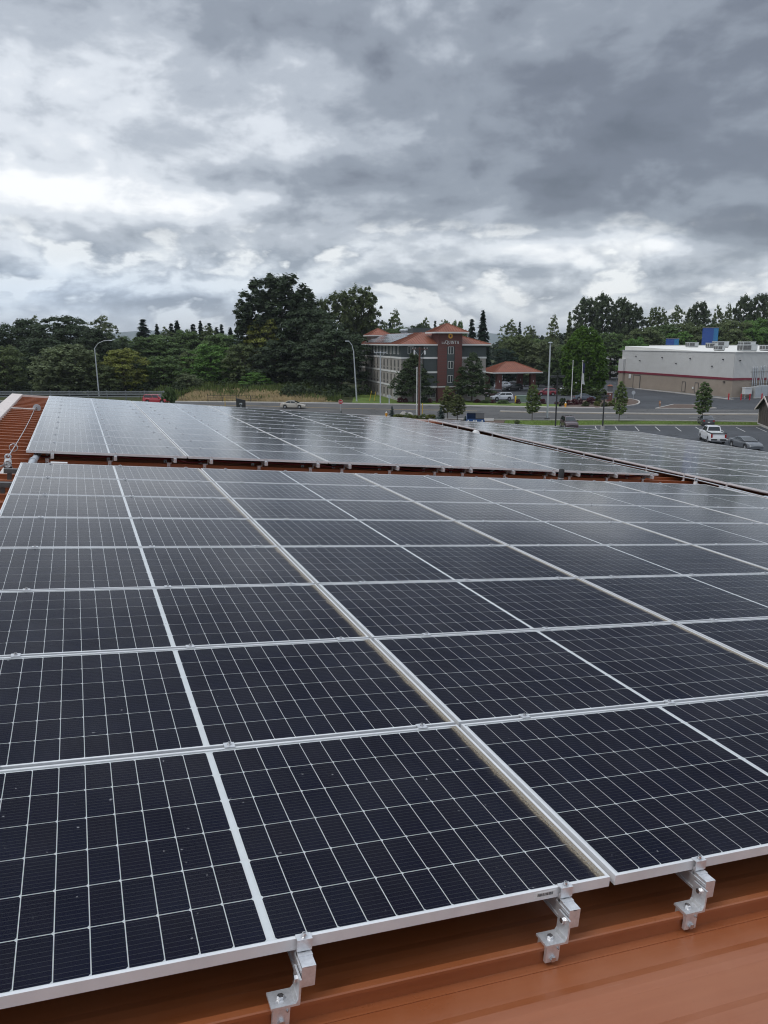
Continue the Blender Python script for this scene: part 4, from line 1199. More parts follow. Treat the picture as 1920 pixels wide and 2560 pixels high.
MB().box(-0.7, 3.0, LS - 1.9, LS + 0.3, 0, 3.9).build('loading_wing', M['steel_tan_wall'], stx)
MB().box(-0.8, 3.1, LS - 2.0, LS + 0.4, 4.36, 7.6).build('loading_wing_upper', M['steel_grey_wall'], stx)
MB().box(-0.85, 3.2, LS - 2.05, LS + 0.45, 3.9, 4.36).build('crimson_band', M['crimson'], stx)
o = MB().box(-0.16, -0.06, LS - 9.6, LS - 6.6, 0.1, 3.3).build('loading_door', M['steel_tan_wall'], stx)
f_ = MB().box(-0.20, -0.161, LS - 9.8, LS - 9.6, 0, 3.4); f_.box(-0.20, -0.161, LS - 6.6, LS - 6.4, 0, 3.4); f_.box(-0.20, -0.161, LS - 9.8, LS - 6.4, 3.4, 3.6)
f_.build('door_frame', M['louvre'], o)
for y in (17.3, 12.3):
    o = MB().box(-0.12, -0.06, y - 0.55, y + 0.55, 0.5, 2.55).build('door', M['steel_tan_wall'], stx)
    f_ = MB().box(-0.16, -0.121, y - 0.7, y - 0.55, 0.4, 2.7); f_.box(-0.16, -0.121, y + 0.55, y + 0.7, 0.4, 2.7); f_.box(-0.16, -0.121, y - 0.7, y + 0.7, 2.7, 2.8)
    f_.build('door_frame', M['louvre'], o)
MB().box(-0.20, -0.07, 13.4, 13.9, 1.2, 1.7).build('meter_box', M['trim_white'], stx)
MB().box(-0.20, -0.07, LS - 5.2, LS - 4.2, 2.5, 3.6).build('notice_board', M['trim_white'], stx)
for y, z in ((3.6, 8.2), (15.5, 8.2), (27.0, 8.2), (39.0, 8.3), (7.2, 6.6), (21.0, 6.9), (37.0, 7.2)):
    MB().box(-0.36, -0.09, y - 0.14, y + 0.14, z, z + 0.22).build('wall_light', M['black_paint'], stx)
MB().box(1.2, 1.45, -0.34, -0.09, 8.0, 8.25).build('wall_light', M['black_paint'], stx)
MB().box(-0.30, -0.09, 2.3, 2.9, 3.3, 3.5).build('wall_light', M['black_paint'], stx)
for i, x in enumerate((5.0, 5.5, 6.0, 6.9, 7.35, 7.8, 8.7, 9.2, 9.7)):
    zt = 6.6 + 0.22 * (i // 3) + 0.05 * (i % 3)
    MB().tube([(x, -0.16, 2.6), (x, -0.16, zt - 0.25), (x, -0.12, zt), (x, 0.0, zt)], 0.11, 8).build('wall_conduit', M['galv'], stx, smooth=50)
for z in (5.6, 3.0): MB().box(4.2, 11.5 if z > 4 else 10.6, -0.30, -0.27, z, z + 0.08).build('conduit_strut', M['louvre'], stx)


def rooftop_unit(x, y, z, w, d, h, label):
    t = thing('rooftop_unit', label, 'air conditioner', mw=SM @ Matrix.Translation((x, y, z)), group='air conditioners on the store roof')
    MB().box(0, w, 0, d, 0.2, h).build('casing', M['hvac'], t)
    MB().box(-0.06, w + 0.06, -0.06, d + 0.06, h + 0.001, h + 0.08).build('lid', M['hvac'], t)
    MB().box(0.1, w - 0.1, 0.1, d - 0.1, 0.0, 0.199).build('kerb_base', M['louvre'], t)
    for k in range(2): MB().box(0.15 + k * w * 0.27, 0.08 + (k + 1) * w * 0.27, -0.045, -0.003, 0.4, h - 0.15).build('louvre_panel', M['louvre'], t)
    MB().box(w * 0.60, w * 0.96, -0.03, -0.003, 0.3, h - 0.1).build('access_panel', M['hvac'], t)
    for k in range(2): MB().box(-0.045, -0.003, 0.1 + k * d / 2, d / 2 - 0.1 + k * d / 2, 0.4, h - 0.15).build('louvre_panel', M['louvre'], t)


for px, py, Y, w, d, h, lb in ((1856, 881, 187, 4.0, 2.0, 1.55, 'larger front air conditioning unit at the right of the store roof'),
                               (1858, 868, 200, 3.6, 2.0, 1.9, 'tall rear air conditioning unit at the right of the store roof'),
                               (1793, 868, 212, 3.5, 2.2, 1.6, 'square air conditioning unit below the tall blue tower'),
                               (1773, 870.5, 208, 2.6, 1.6, 1.3, 'low air conditioning unit left of the square one'),
                               (1722, 870.5, 213, 2.9, 1.6, 1.3, 'leftmost air conditioning unit on the store roof'),
                               (1794, 879, 190, 2.0, 1.6, 1.2, 'small air conditioning unit near the roof edge'),
                               (1912, 879, 192, 3.0, 2.0, 1.3, 'air conditioning unit at the right picture edge')):
    q = SM.inverted() @ at(px, py, Y)
    x, y = max(q.x, 0.6), max(q.y, 0.8)
    rooftop_unit(x, y, 9.58 + y / LS * 1.40, w, d, h, lb)
M['tower_blue'] = mat('blue_sign_tower', (0.008, 0.045, 0.20), 0.4, 0, 0.05, 0.5); M['tower_blue2'] = mat('teal_blue_side', (0.010, 0.11, 0.25), 0.4, 0, 0.05, 0.5)
for (px, pt, w, dpt, Y, lb) in ((1757, 820, 3.2, 4.4, 245, 'tall dark blue box tower behind the store roof'), (1665, 847, 2.4, 2.7, 245, 'smaller blue box tower behind the store roof')):
    p = at(px, pt, Y)
    t = thing('blue_sign_tower', lb, 'sign tower', (p.x, p.y, 0), -0.385)
    MB().box(0, w, 0, dpt, 0, p.z).build('shaft', M['tower_blue'], t)
    MB().box(w + 0.001, w + 1.3, 0.0, dpt, 0, p.z).build('side_fin', M['tower_blue2'], t)
    MB().box(-0.1, w + 1.4, -0.1, dpt + 0.1, p.z + 0.001, p.z + 0.2).build('cap', M['shingle'], t)
# transformer and switch cabinets with red bollards beside the store
cb = thing('switch_cabinet', 'long grey electrical switch cabinet against the store wall', 'electrical cabinet', mw=SM @ Matrix.Translation((4.2, -2.3, 0)))
for i, (x0, x1, h) in enumerate(((0.0, 1.5, 2.55), (1.5, 3.2, 2.75), (3.2, 5.0, 2.75), (5.0, 7.0, 2.8), (7.0, 8.6, 2.8))):
    MB().box(x0 + 0.01, x1 - 0.01, 0, 1.5, 0.12, h).build('cabinet_bay', M['galv'] if i % 2 else M['hvac'], cb)
    MB().box(x0 + 0.1, x1 - 0.1, -0.03, -0.002, 0.35, h - 0.25).build('cabinet_door', M['galv'] if i != 3 else M['hvac'], cb)
MB().box(-0.1, 8.7, -0.2, 1.6, 0, 0.119).build('plinth', M['concrete'], cb)
tb = thing('transformer_box', 'square grey meter box on legs beside the long switch cabinet', 'electrical cabinet', mw=SM @ Matrix.Translation((1.9, -2.0, 0)))
MB().box(0, 1.7, 0, 1.0, 0.9, 2.3).build('box', M['plastic_grey'], tb); MB().box(-0.1, 1.8, -0.1, 1.1, 2.301, 2.4).build('lid', M['plastic_grey'], tb)
for x in (0.1, 1.5): MB().box(x, x + 0.1, 0.1, 0.2, 0, 0.9).build('leg', M['galv'], tb)
M['bollard_red'] = mat('red_bollard_paint', (0.45, 0.015, 0.03), 0.45, 0, 0.08, 4)
for i, (px, py) in enumerate(((1821, 999.5), (1852, 1000.5), (1874, 1000), (1904, 999.5), (1920, 999))):
    q = gnd(px, py)
    t = thing('red_bollard', 'red steel bollard, %s from the left before the electrical cabinets' % ORD[i], 'bollard', q, group='red bollards by the store')
    MB().lathe([(0.13, 0), (0.13, 1.25)], 12).build('post', M['bollard_red'], t, smooth=40); MB().lathe([(0.13, 1.25), (0.10, 1.32), (0.03, 1.36)], 12).build('cap', M['bollard_red'], t, smooth=40)

# white warehouse behind
t = thing('white_warehouse', 'plain white warehouse wall behind the parked pickup', 'warehouse', (74.5, 276, 0), 0.06)
MB().box(0, 14, 0, 20, 0, 8.1).build('wall', M['trim_white'], t); MB().box(-0.15, 14.2, -0.15, 20.2, 8.1, 8.5).build('parapet', M['plastic_grey'], t)
MB().box(4.6, 5.0, -0.25, -0.002, 4.6, 5.0).build('wall_light', M['black_paint'], t); MB().box(9.8, 10, -0.1, -0.002, 0, 8.1).build('downpipe', M['galv'], t)

# brown shed at the right edge
SHM = fmat(gnd(1894, 1062).xy, (0.977, -0.212), (0.212, 0.977))
t = thing('brown_shed', 'small brown gabled shed at the right edge of the near lot', 'shed', mw=SHM)
M['shed_wall'] = mat('brown_siding', (0.070, 0.056, 0.047), 0.8, 0, 0.10, 3)
M['shed_roof'] = mat('dark_brown_shingles', (0.045, 0.040, 0.037), 0.9, 0, 0.3, 3, 0.3, 20, spec=0.2)
MB().box(0.0, 9.0, -8.4, 0.0, 0.32, 2.5).build('wall', M['shed_wall'], t)
MB().box(-0.06, 9.06, -8.46, 0.06, 0, 0.319).build('plinth', M['kerb'], t)
MB().prism([(-8.4, 2.5), (0.0, 2.5), (-4.2, 4.35)], 'x', 0.0, 0.12).build('gable', M['shed_wall'], t)
for sg_ in (-1, 1):
    y1 = -4.2 + sg_ * 4.75
    MB().hexa([(-0.45, -4.2, 4.36), (9.4, -4.2, 4.36), (9.4, y1, 2.26), (-0.45, y1, 2.26)], [(-0.45, -4.2, 4.52), (9.4, -4.2, 4.52), (9.4, y1, 2.42), (-0.45, y1, 2.42)]).build('roof', M['shed_roof'], t)
    MB().hexa([(-0.52, -4.2, 4.26), (-0.455, -4.2, 4.26), (-0.455, y1, 2.16), (-0.52, y1, 2.16)], [(-0.52, -4.2, 4.54), (-0.455, -4.2, 4.54), (-0.455, y1, 2.44), (-0.52, y1, 2.44)]).build('barge_board', M['cap'], t)
for y in (-8.44, -0.10): MB().box(-0.05, -0.002, y, y + 0.14, 0.32, 2.5).build('corner_board', M['cap'], t)
for k_ in range(6): MB().box(-0.03, -0.003, -7.2 + k_ * 1.2, -7.15 + k_ * 1.2, 0.33, 2.5).build('batten', M['shed_wall'], t)

# ================================================================== vegetation
def leaf_quads(C, N, size, rg, asp=1.5):
    """diamond leaves (sprays) at C facing N"""
    k = len(C)
    N = N / np.maximum(np.linalg.norm(N, axis=1, keepdims=True), 1e-6)
    T = np.cross(N, rg.normal(size=(k, 3))); T /= np.maximum(np.linalg.norm(T, axis=1, keepdims=True), 1e-6)
    B = np.cross(N, T)
    s = size * rg.uniform(0.6, 1.35, (k, 1))
    V = np.stack([C - T * s * asp / 2, C - B * s / 2 + N * s * 0.12, C + T * s * asp / 2, C + B * s / 2 + N * s * 0.12], 1).reshape(-1, 3)
    return V, np.arange(k * 4).reshape(-1, 4)


def crown_broad(env, z0, z1, r, nclump, nleaf, leaf, seed, clump=0.30, lumps=5, up=0.5, hollow=0.45, asp=1.5, zs=0.8, inner=0.3, wb=0.22):
    """env(t): relative radius at height share t; leaves grow on the outside of many clumps"""
    rg = np.random.default_rng(seed)
    t = rg.uniform(0.02, 0.98, nclump); a = rg.uniform(0, 2 * np.pi, nclump)
    e = np.array([env(q) for q in t])
    keep = rg.uniform(size=nclump) < np.maximum(e, 0.25); t, a, e = t[keep], a[keep], e[keep]
    ph = rg.uniform(0, 2 * np.pi, lumps)
    wob = 1 + wb * sum(np.sin((i + 2) * a + ph[i] + 5 * t * (i % 3)) for i in range(lumps)) / lumps * 2
    rad = e * r * wob * np.sqrt(rg.uniform(hollow ** 2, 1.0, len(t)))
    cc = np.stack([rad * np.cos(a), rad * np.sin(a), z0 + (z1 - z0) * t], 1)
    cr = clump * r * rg.uniform(0.55, 1.25, len(t))
    per = max(4, nleaf // len(t))
    idx = np.repeat(np.arange(len(t)), per)
    d = rg.normal(size=(len(idx), 3)); d /= np.linalg.norm(d, axis=1, keepdims=True)
    d[:, 2] = np.where(d[:, 2] < -0.2, -d[:, 2] * 0.6, d[:, 2])
    q = cr[idx][:, None] * d * rg.uniform(inner ** 2, 1.1, (len(idx), 1)) ** 0.5 * np.array([1, 1, zs])
    C = cc[idx] + q
    N = d * 0.8 + np.array([0, 0, up]) + rg.normal(size=d.shape) * 0.45
    return leaf_quads(C, N, leaf, rg, asp)


def crown_conifer(h, r, z0, tiers, per, leaf, seed, droop=0.35):
    rg = np.random.default_rng(seed); C, N = [], []
    for i in range(tiers):
        t = (i + rg.uniform(-0.3, 0.3)) / tiers; z = z0 + (h - z0) * t
        rr = r * (1 - t) ** 0.85 * rg.uniform(0.78, 1.1) + 0.02 * r
        nb = max(4, int(9 * (1 - t) + 4))
        for b in range(nb):
            a = rg.uniform(0, 2 * np.pi); L = rr * rg.uniform(0.7, 1.1)
            m = max(3, int(per * L / r) + 2)
            s = rg.uniform(0.08, 1, m)
            wdt = 0.16 * L * (1.1 - s)
            C.append(np.stack([np.cos(a) * s * L + rg.normal(size=m) * wdt, np.sin(a) * s * L + rg.normal(size=m) * wdt, z - droop * L * s ** 1.3 + rg.normal(size=m) * 0.04 * r], 1))
            N.append(np.stack([np.cos(a) * 0.4 + rg.normal(size=m) * 0.3, np.sin(a) * 0.4 + rg.normal(size=m) * 0.3, np.ones(m)], 1))
    return leaf_quads(np.concatenate(C), np.concatenate(N), leaf, rg, 2.0)


def trunk_mesh(h, r, limbs, seed, spread, z_l0=0.35, lean=0.02):
    rr = random.Random(seed); mb = MB()
    pts = [(rr.uniform(-lean, lean) * h * (i / 4), rr.uniform(-lean, lean) * h * (i / 4), h * 0.8 * i / 4) for i in range(5)]
    mb.tube(pts, [r * 1.25, r, r * 0.75, r * 0.5, r * 0.22], 8)
    for i in range(limbs):
        z = h * rr.uniform(z_l0, 0.72); a = rr.uniform(0, 6.28); L = spread * rr.uniform(0.5, 0.85)
        mb.tube([(0, 0, z), (math.cos(a) * L * 0.5, math.sin(a) * L * 0.5, z + L * 0.35), (math.cos(a) * L, math.sin(a) * L, z + L * rr.uniform(0.4, 0.8))], [r * 0.4, r * 0.26, r * 0.1], 5)
    return mb.mesh('trunk', M['bark'], 60)


def leafmesh(vf): return np_mesh('crown', vf[0], vf[1], M['leaf'])


dome = lambda t: math.sqrt(max(0.0, 1 - (2 * t - 1) ** 2)) * (0.85 + 0.15 * (1 - t))
oak = lambda t: min(1.0, math.sqrt(max(0, 1 - max(0, (t - 0.42) / 0.58) ** 2))) * (0.62 + 0.38 * min(1, t / 0.35))
poplar = lambda t: (0.55 + 0.45 * math.sin(min(t * 1.35, 1) * math.pi / 2)) * math.sqrt(max(0, 1 - max(0, (t - 0.55) / 0.45) ** 2))
egg = lambda t: math.sin(math.pi * min(1, max(0.0, 0.04 + 0.94 * t)) ** 0.74) ** 0.66
flame = lambda t: (math.sin(math.pi * (0.09 + 0.91 * t) ** 0.80) ** 0.52)
PROTO = {}


def proto(key, h, r, crown, trunk): PROTO[key] = (h, r, leafmesh(crown), trunk)


proto('oak', 16, 7, crown_broad(oak, 0.8, 16, 6.6, 420, 24000, 0.33, 1, 0.17, hollow=0.25), trunk_mesh(15, 0.42, 9, 1, 5))
proto('oak2', 16, 7, crown_broad(oak, 0.6, 16, 6.6, 380, 24000, 0.33, 2, 0.18, hollow=0.25, lumps=6), trunk_mesh(15, 0.40, 9, 2, 5))
proto('broad', 14, 6, crown_broad(dome, 0.6, 14, 5.7, 330, 21000, 0.29, 3, 0.18, hollow=0.25), trunk_mesh(13, 0.34, 8, 3, 4.5))
proto('broad2', 14, 6, crown_broad(oak, 0.3, 14, 5.7, 300, 21000, 0.29, 4, 0.19, hollow=0.25, lumps=6), trunk_mesh(13, 0.34, 8, 4, 4.5))
proto('poplar', 26, 7, crown_broad(poplar, 3.0, 26, 6.4, 520, 28000, 0.36, 5, 0.125, up=0.7, asp=1.8, zs=1.7, hollow=0.2), trunk_mesh(25, 0.5, 14, 5, 5, 0.25))
proto('poplar2', 26, 7, crown_broad(poplar, 2.6, 26, 6.0, 480, 28000, 0.36, 6, 0.115, up=0.8, asp=1.8, zs=1.9, hollow=0.2, lumps=7), trunk_mesh(25, 0.5, 16, 6, 5, 0.25))
proto('lacy', 18, 5, crown_broad(egg, 2.4, 18, 4.6, 420, 10500, 0.25, 7, 0.125, asp=1.8, hollow=0.1, zs=1.2, wb=0.30, inner=0.1), trunk_mesh(18, 0.22, 18, 7, 3.6, 0.30))
proto('lacy2', 18, 4, crown_broad(poplar, 2.0, 18, 3.4, 400, 10500, 0.25, 8, 0.13, asp=1.8, zs=1.5, hollow=0.1, wb=0.34, inner=0.1), trunk_mesh(18, 0.22, 16, 8, 3.0, 0.25))
proto('willow', 13, 6, crown_broad(dome, 0.4, 13, 5.6, 380, 20000, 0.26, 9, 0.15, up=0.7, asp=2.2, zs=1.2, hollow=0.3), trunk_mesh(12, 0.3, 10, 9, 4.5))
proto('conifer', 18, 3.6, crown_conifer(17.6, 3.6, 0.8, 40, 34, 0.55, 10), trunk_mesh(19, 0.24, 0, 10, 1))
proto('conifer2', 18, 3.2, crown_conifer(17.6, 3.4, 1.0, 34, 30, 0.58, 11, 0.25), trunk_mesh(19, 0.24, 0, 11, 1))
proto('cypress', 15, 4.6, crown_broad(flame, 0.7, 15, 4.5, 1100, 42000, 0.28, 12, 0.085, up=1.0, hollow=0.80, lumps=3, asp=2.4, zs=2.6, inner=0.1, wb=0.10), trunk_mesh(13, 0.35, 4, 12, 2, 0.1))
proto('pear', 5.4, 1.3, crown_broad(egg, 0.95, 5.4, 1.25, 260, 9000, 0.13, 13, 0.15, up=0.6, hollow=0.15, zs=1.2, wb=0.09), trunk_mesh(5, 0.055, 8, 13, 0.8, 0.3))
proto('pear2', 5.4, 1.3, crown_broad(egg, 0.90, 5.4, 1.25, 240, 9000, 0.13, 14, 0.15, up=0.6, hollow=0.15, zs=1.2, wb=0.09), trunk_mesh(5, 0.055, 8, 14, 0.8, 0.3))
proto('maple', 9.6, 4.2, crown_broad(lambda t: (math.sin(math.pi * min(1, t) ** 0.42) ** 0.62) * (1.05 - 0.40 * t), 1.1, 9.6, 4.3, 320, 17000, 0.22, 15, 0.17, up=0.5, hollow=0.2), trunk_mesh(9, 0.17, 14, 15, 3.2, 0.22))
proto('maple2', 9.6, 4.2, crown_broad(lambda t: (math.sin(math.pi * min(1, t) ** 0.44) ** 0.60) * (1.03 - 0.33 * t), 1.1, 9.6, 4.2, 320, 17000, 0.22, 16, 0.17, up=0.5, hollow=0.2), trunk_mesh(9, 0.17, 14, 16, 3.2, 0.22))
proto('spruce_small', 2.6, 1.0, crown_conifer(2.6, 1.0, 0.08, 18, 26, 0.14, 17, 0.1), trunk_mesh(2.4, 0.05, 0, 17, 1))
proto('shrub', 1.1, 0.8, crown_broad(lambda t: math.sqrt(max(0.05, 1 - t * t)), 0.05, 1.1, 0.78, 120, 3600, 0.10, 18, 0.18, hollow=0.3), trunk_mesh(0.6, 0.03, 5, 18, 0.4, 0.1))
proto('shrub2', 1.1, 0.8, crown_broad(lambda t: math.sqrt(max(0.05, 1 - t ** 3)), 0.05, 1.1, 0.78, 130, 3600, 0.10, 19, 0.17, hollow=0.3), trunk_mesh(0.6, 0.03, 5, 19, 0.4, 0.1))

TREES = {}


def plant(kind, name, base, h, r, col, label, cat='tree', group=None, rz=None):
    H0, R0, cm, tm = PROTO[kind]
    j = 1.22 * (1 + rnd.uniform(-0.12, 0.12))
    t = thing(name, label, cat, base, rnd.uniform(0, 6.28) if rz is None else rz, group)
    t.scale = (r / R0, r / R0, h / H0)
    c = meshobj('crown' if cat != 'shrub' else 'foliage', cm, t); c.color = (col[0] * j, col[1] * j, col[2] * j, 1)
    meshobj('trunk' if cat != 'shrub' else 'stems', tm, t)
    return t


def tree_px(kind, name, px, ytop, Y, halfw, col, label, group=None, ybase=None, cat='tree'):
    """a tree whose tip shows at (px, ytop) when it stands Y metres ahead"""
    p = at(px, ytop, Y)
    return plant(kind, name, (p.x, p.y, 0), p.z, halfw / F_PX * Y * 1.02, col, label, cat, group)


DK, MD, GR, BR, YL = (0.040, 0.060, 0.029), (0.078, 0.122, 0.040), (0.120, 0.148, 0.072), (0.088, 0.172, 0.036), (0.150, 0.165, 0.034)
OLV, FIR = (0.098, 0.128, 0.050), (0.030, 0.054, 0.036)
LW = 'trees of the wood on the left'
for kind, px, yt, Y, hw, c, lb in (
        ('oak', -40, 796, 215, 75, DK, 'dark oak cut by the left picture edge'), ('oak2', 55, 800, 225, 70, DK, 'dark oak standing in from the left edge'),
        ('oak', 155, 790, 220, 95, DK, 'widest dark oak behind the left street lamp'), ('lacy', 252, 790, 235, 48, GR, 'lacy open tree against the sky left of the conifers'),
        ('lacy', 82, 790, 250, 34, GR, 'thin lacy tree rising over the leftmost oaks'),
        ('oak2', 235, 822, 212, 60, DK, 'dark oak just behind the street lamp arm'), ('oak', 100, 845, 200, 80, DK, 'shaded dark tree low behind the grey willow'),
        ('broad', 5, 862, 182, 62, OLV, 'olive green tree at the left picture edge'), ('willow', 165, 862, 180, 88, GR, 'large grey green willow left of the street lamp'),
        ('willow', 120, 905, 176, 50, GR, 'low grey willow in front at the far left'), ('broad2', 305, 872, 186, 66, YL, 'yellowing broad tree right of the street lamp'),
        ('broad', 405, 888, 190, 62, MD, 'dark green round tree right of the yellowing tree'), ('broad2', 262, 915, 180, 40, OLV, 'small olive tree at the foot of the street lamp'),
        ('willow', 468, 935, 186, 38, GR, 'small grey willow beside the bright green tree'), ('broad', 525, 858, 205, 70, BR, 'bright green round tree over the dry meadow'),
        ('broad2', 575, 900, 203, 48, BR, 'green bushy tree on the right of the bright one'), ('willow', 480, 878, 215, 45, OLV, 'olive tree between bright green tree and dark tree'),
        ('broad', 330, 840, 250, 70, MD, 'mid distance tree left below the conifer tips'), ('broad2', 405, 838, 255, 75, MD, 'mid distance tree under the first conifer tips'),
        ('broad', 480, 830, 262, 70, MD, 'mid distance tree under the pointed conifers'), ('broad2', 560, 835, 258, 70, MD, 'mid distance tree left of the tall cottonwood'),
        ('broad', 290, 852, 232, 50, DK, 'dark tree behind the yellowing one'), ('lacy', 415, 818, 262, 28, OLV, 'ragged tree among the conifer tips'), ('broad', 462, 822, 258, 40, MD, 'leafy tree just under the middle conifer tips'), ('lacy', 520, 815, 262, 34, OLV, 'ragged tree at the right end of the conifers')):
    tree_px(kind, 'broadleaf_tree', px, yt, Y, hw, c, lb, LW)
for i, (px, yt, hw) in enumerate(((356, 793, 20), (391, 806, 12), (427, 803, 12), (441, 797, 17), (482, 805, 15), (500, 797, 12), (523, 803, 13), (541, 814, 15), (553, 806, 10), (575, 815, 14))):
    tree_px('conifer' if i % 2 else 'conifer2', 'conifer_tree', px, yt, 262 + (i * 37) % 23, hw * 2.3, FIR, '%s dark conifer tip from the left on the left skyline' % ORD[i], 'conifers on the left skyline')
for kind, px, yt, Y, hw, c, lb in (
        ('poplar', 698, 688, 212, 92, DK, 'tallest dark cottonwood rising left of the hotel'), ('poplar2', 640, 735, 208, 62, DK, 'left shoulder of the tall cottonwood clump'),
        ('poplar', 752, 726, 214, 52, DK, 'right shoulder of the tall cottonwood clump'),
        ('poplar2', 905, 716, 232, 50, OLV, 'cottonwood nearest the hotel roof'), ('poplar', 850, 730, 230, 44, OLV, 'middle cottonwood of the three left of the hotel'),
        ('poplar2', 806, 748, 228, 26, OLV, 'slim cottonwood left of the three'), ('oak', 775, 772, 203, 105, DK, 'broad dark oak under the cottonwoods'),
        ('oak2', 838, 826, 187, 92, DK, 'nearest dark oak before the hotel end'), ('oak', 700, 850, 196, 80, DK, 'dark oak low beneath the tall cottonwood'),
        ('broad', 662, 796, 205, 62, YL, 'yellow green tree left under the tall cottonwood'), ('broad2', 610, 860, 200, 55, OLV, 'olive tree at the left foot of the cottonwoods'),
        ('oak2', 905, 800, 240, 60, DK, 'dark tree behind the hotel end'), ('broad2', 640, 930, 190, 40, BR, 'low green tree at the meadow edge')):
    tree_px(kind, 'cottonwood_tree' if 'poplar' in kind else 'broadleaf_tree', px, yt, Y, hw * (1.0 if kind[0] != 'p' else 1.12), c, lb, 'tall trees left of the hotel')
for kind, px, yt, Y, hw, c, lb in (
        ('conifer', 1208, 770, 225, 36, FIR, 'tall pointed fir right behind the hotel'), ('conifer2', 1180, 792, 240, 30, FIR, 'shorter fir left of the tall one behind the hotel'),
        ('lacy', 988, 775, 285, 30, OLV, 'lacy tree above the middle of the hotel roof'), ('conifer2', 975, 800, 270, 20, FIR, 'small fir over the hotel solar roof'),
        ('lacy2', 960, 802, 280, 22, OLV, 'slim open tree over the hotel solar roof'), ('broad', 1000, 815, 265, 50, MD, 'round tree behind the hotel roof vents'),
        ('lacy', 1062, 795, 280, 26, OLV, 'lacy tree left of the sign tower'), ('broad2', 1045, 812, 270, 40, DK, 'dark tree behind the hotel left of the tower'), ('conifer2', 1088, 797, 280, 18, FIR, 'small fir left of the sign tower'),
        ('lacy2', 1112, 797, 285, 20, OLV, 'slim tree behind the sign tower roof'), ('broad', 1145, 800, 275, 26, MD, 'round tree right of the sign tower roof'), ('broad2', 1100, 822, 268, 60, DK, 'dark tree filling behind the sign tower'),
        ('broad', 930, 812, 262, 40, DK, 'dark tree behind the rear tower of the hotel')):
    tree_px(kind, 'background_tree', px, yt, Y, hw, c, lb, 'trees behind the hotel')
for kind, px, yt, Y, hw, c, lb in (
        ('lacy', 1275, 800, 262, 32, OLV, 'open crowned tree over the entrance canopy'), ('conifer2', 1300, 800, 300, 15, FIR, 'narrow conifer over the entrance canopy'),
        ('willow', 1300, 838, 238, 58, OLV, 'brownish olive tree behind the canopy'), ('broad', 1262, 870, 232, 40, FIR, 'dark fir green tree left behind the canopy'),
        ('willow', 1370, 852, 232, 62, GR, 'grey green tree between canopy and cypress'), ('lacy2', 1325, 812, 290, 22, OLV, 'thin bare topped tree right of the canopy'),
        ('broad2', 1415, 862, 225, 40, MD, 'rounded tree just left of the cypress'), ('lacy', 1385, 788, 295, 22, OLV, 'small lacy tree on the middle skyline'),
        ('conifer2', 1425, 774, 285, 18, OLV, 'loose conifer on the middle skyline'), ('broad', 1345, 845, 255, 60, MD, 'mid distance tree behind the tall steel pole')):
    tree_px(kind, 'background_tree', px, yt, Y, hw, c, lb, 'trees between hotel and store')
tree_px('cypress', 'cypress_tree', 1466, 820, 190, 52, (0.080, 0.155, 0.020), 'big bright green egg shaped cypress by the flagpoles')
RB = 'tall trees on the right skyline'
for kind, px, yt, hw, lb in (
        ('poplar', 1468, 745, 34, 'cottonwood directly over the cypress'), ('poplar2', 1512, 733, 34, 'cottonwood with bare twig tips right of the cypress'), ('poplar', 1556, 745, 26, 'first of two tall cottonwoods over the white warehouse'),
        ('poplar2', 1585, 758, 36, 'second of two tall cottonwoods over the white warehouse'), ('lacy2', 1638, 764, 24, 'slim tree left over the small blue tower'), ('lacy', 1660, 772, 20, 'thin open tree over the small blue tower'),
        ('lacy', 1697, 764, 26, 'lacy tree midway between the blue towers'), ('poplar', 1752, 756, 30, 'dense tree above the tall blue tower'), ('lacy2', 1730, 768, 18, 'slim tree left above the tall blue tower'),
        ('lacy', 1798, 764, 20, 'airy tree right above the tall blue tower'), ('lacy', 1824, 760, 16, 'thinnest airy tree right of the tall blue tower'), ('poplar2', 1862, 738, 26, 'tall tree over the roof units'), ('poplar', 1905, 736, 30, 'tall tree at the right picture edge')):
    tree_px(kind, 'cottonwood_tree', px, yt, 285 + rnd.uniform(-8, 8), hw * 1.15, (0.064, 0.088, 0.044) if 'poplar' in kind else OLV, lb, RB)
for i, (kind, px, yt, hw, Y) in enumerate((('broad', 1530, 830, 60, 262), ('broad2', 1610, 820, 60, 258), ('broad', 1590, 842, 45, 250), ('broad2', 1660, 812, 60, 268), ('broad', 1720, 805, 60, 272), ('broad2', 1700, 830, 50, 262),
                                          ('broad', 1775, 808, 60, 280), ('broad2', 1835, 800, 65, 280), ('broad', 1890, 795, 65, 282), ('broad2', 1950, 790, 60, 280), ('broad', 1830, 822, 55, 275), ('broad2', 1890, 820, 50, 275))):
    tree_px(kind, 'background_tree', px, yt, Y, hw, (MD, OLV, BR)[i % 3], 'rounded tree in the green belt behind the store, %s from the left' % ORD[i], 'green belt behind the store')
# the far-off wood that closes every gap below the skyline
rgw = np.random.default_rng(77)
CC, NN = [], []
for i in range(620):
    x = rgw.uniform(-420, 460); Y = rgw.uniform(330, 460); h = (rgw.uniform(9.0, 12.8) if x < 60 else rgw.uniform(12, 16)) ; r = rgw.uniform(4, 7)
    k = 170; d = rgw.normal(size=(k, 3)); d /= np.linalg.norm(d, axis=1, keepdims=True); d[:, 2] = np.abs(d[:, 2])
    CC.append(np.array([x, Y, h * 0.45]) + d * np.array([r, r, h * 0.55]) * rgw.uniform(0.8, 1.05, (k, 1))); NN.append(d + rgw.normal(size=d.shape) * 0.4)
V, F = leaf_quads(np.concatenate(CC), np.concatenate(NN), 1.5, rgw)
o = tag(meshobj('far_wood', np_mesh('far_wood', V, F, M['leaf'])), 'far dark wood closing the view below the skyline', 'wood', kind='stuff'); o.color = (0.030, 0.048, 0.026, 1)
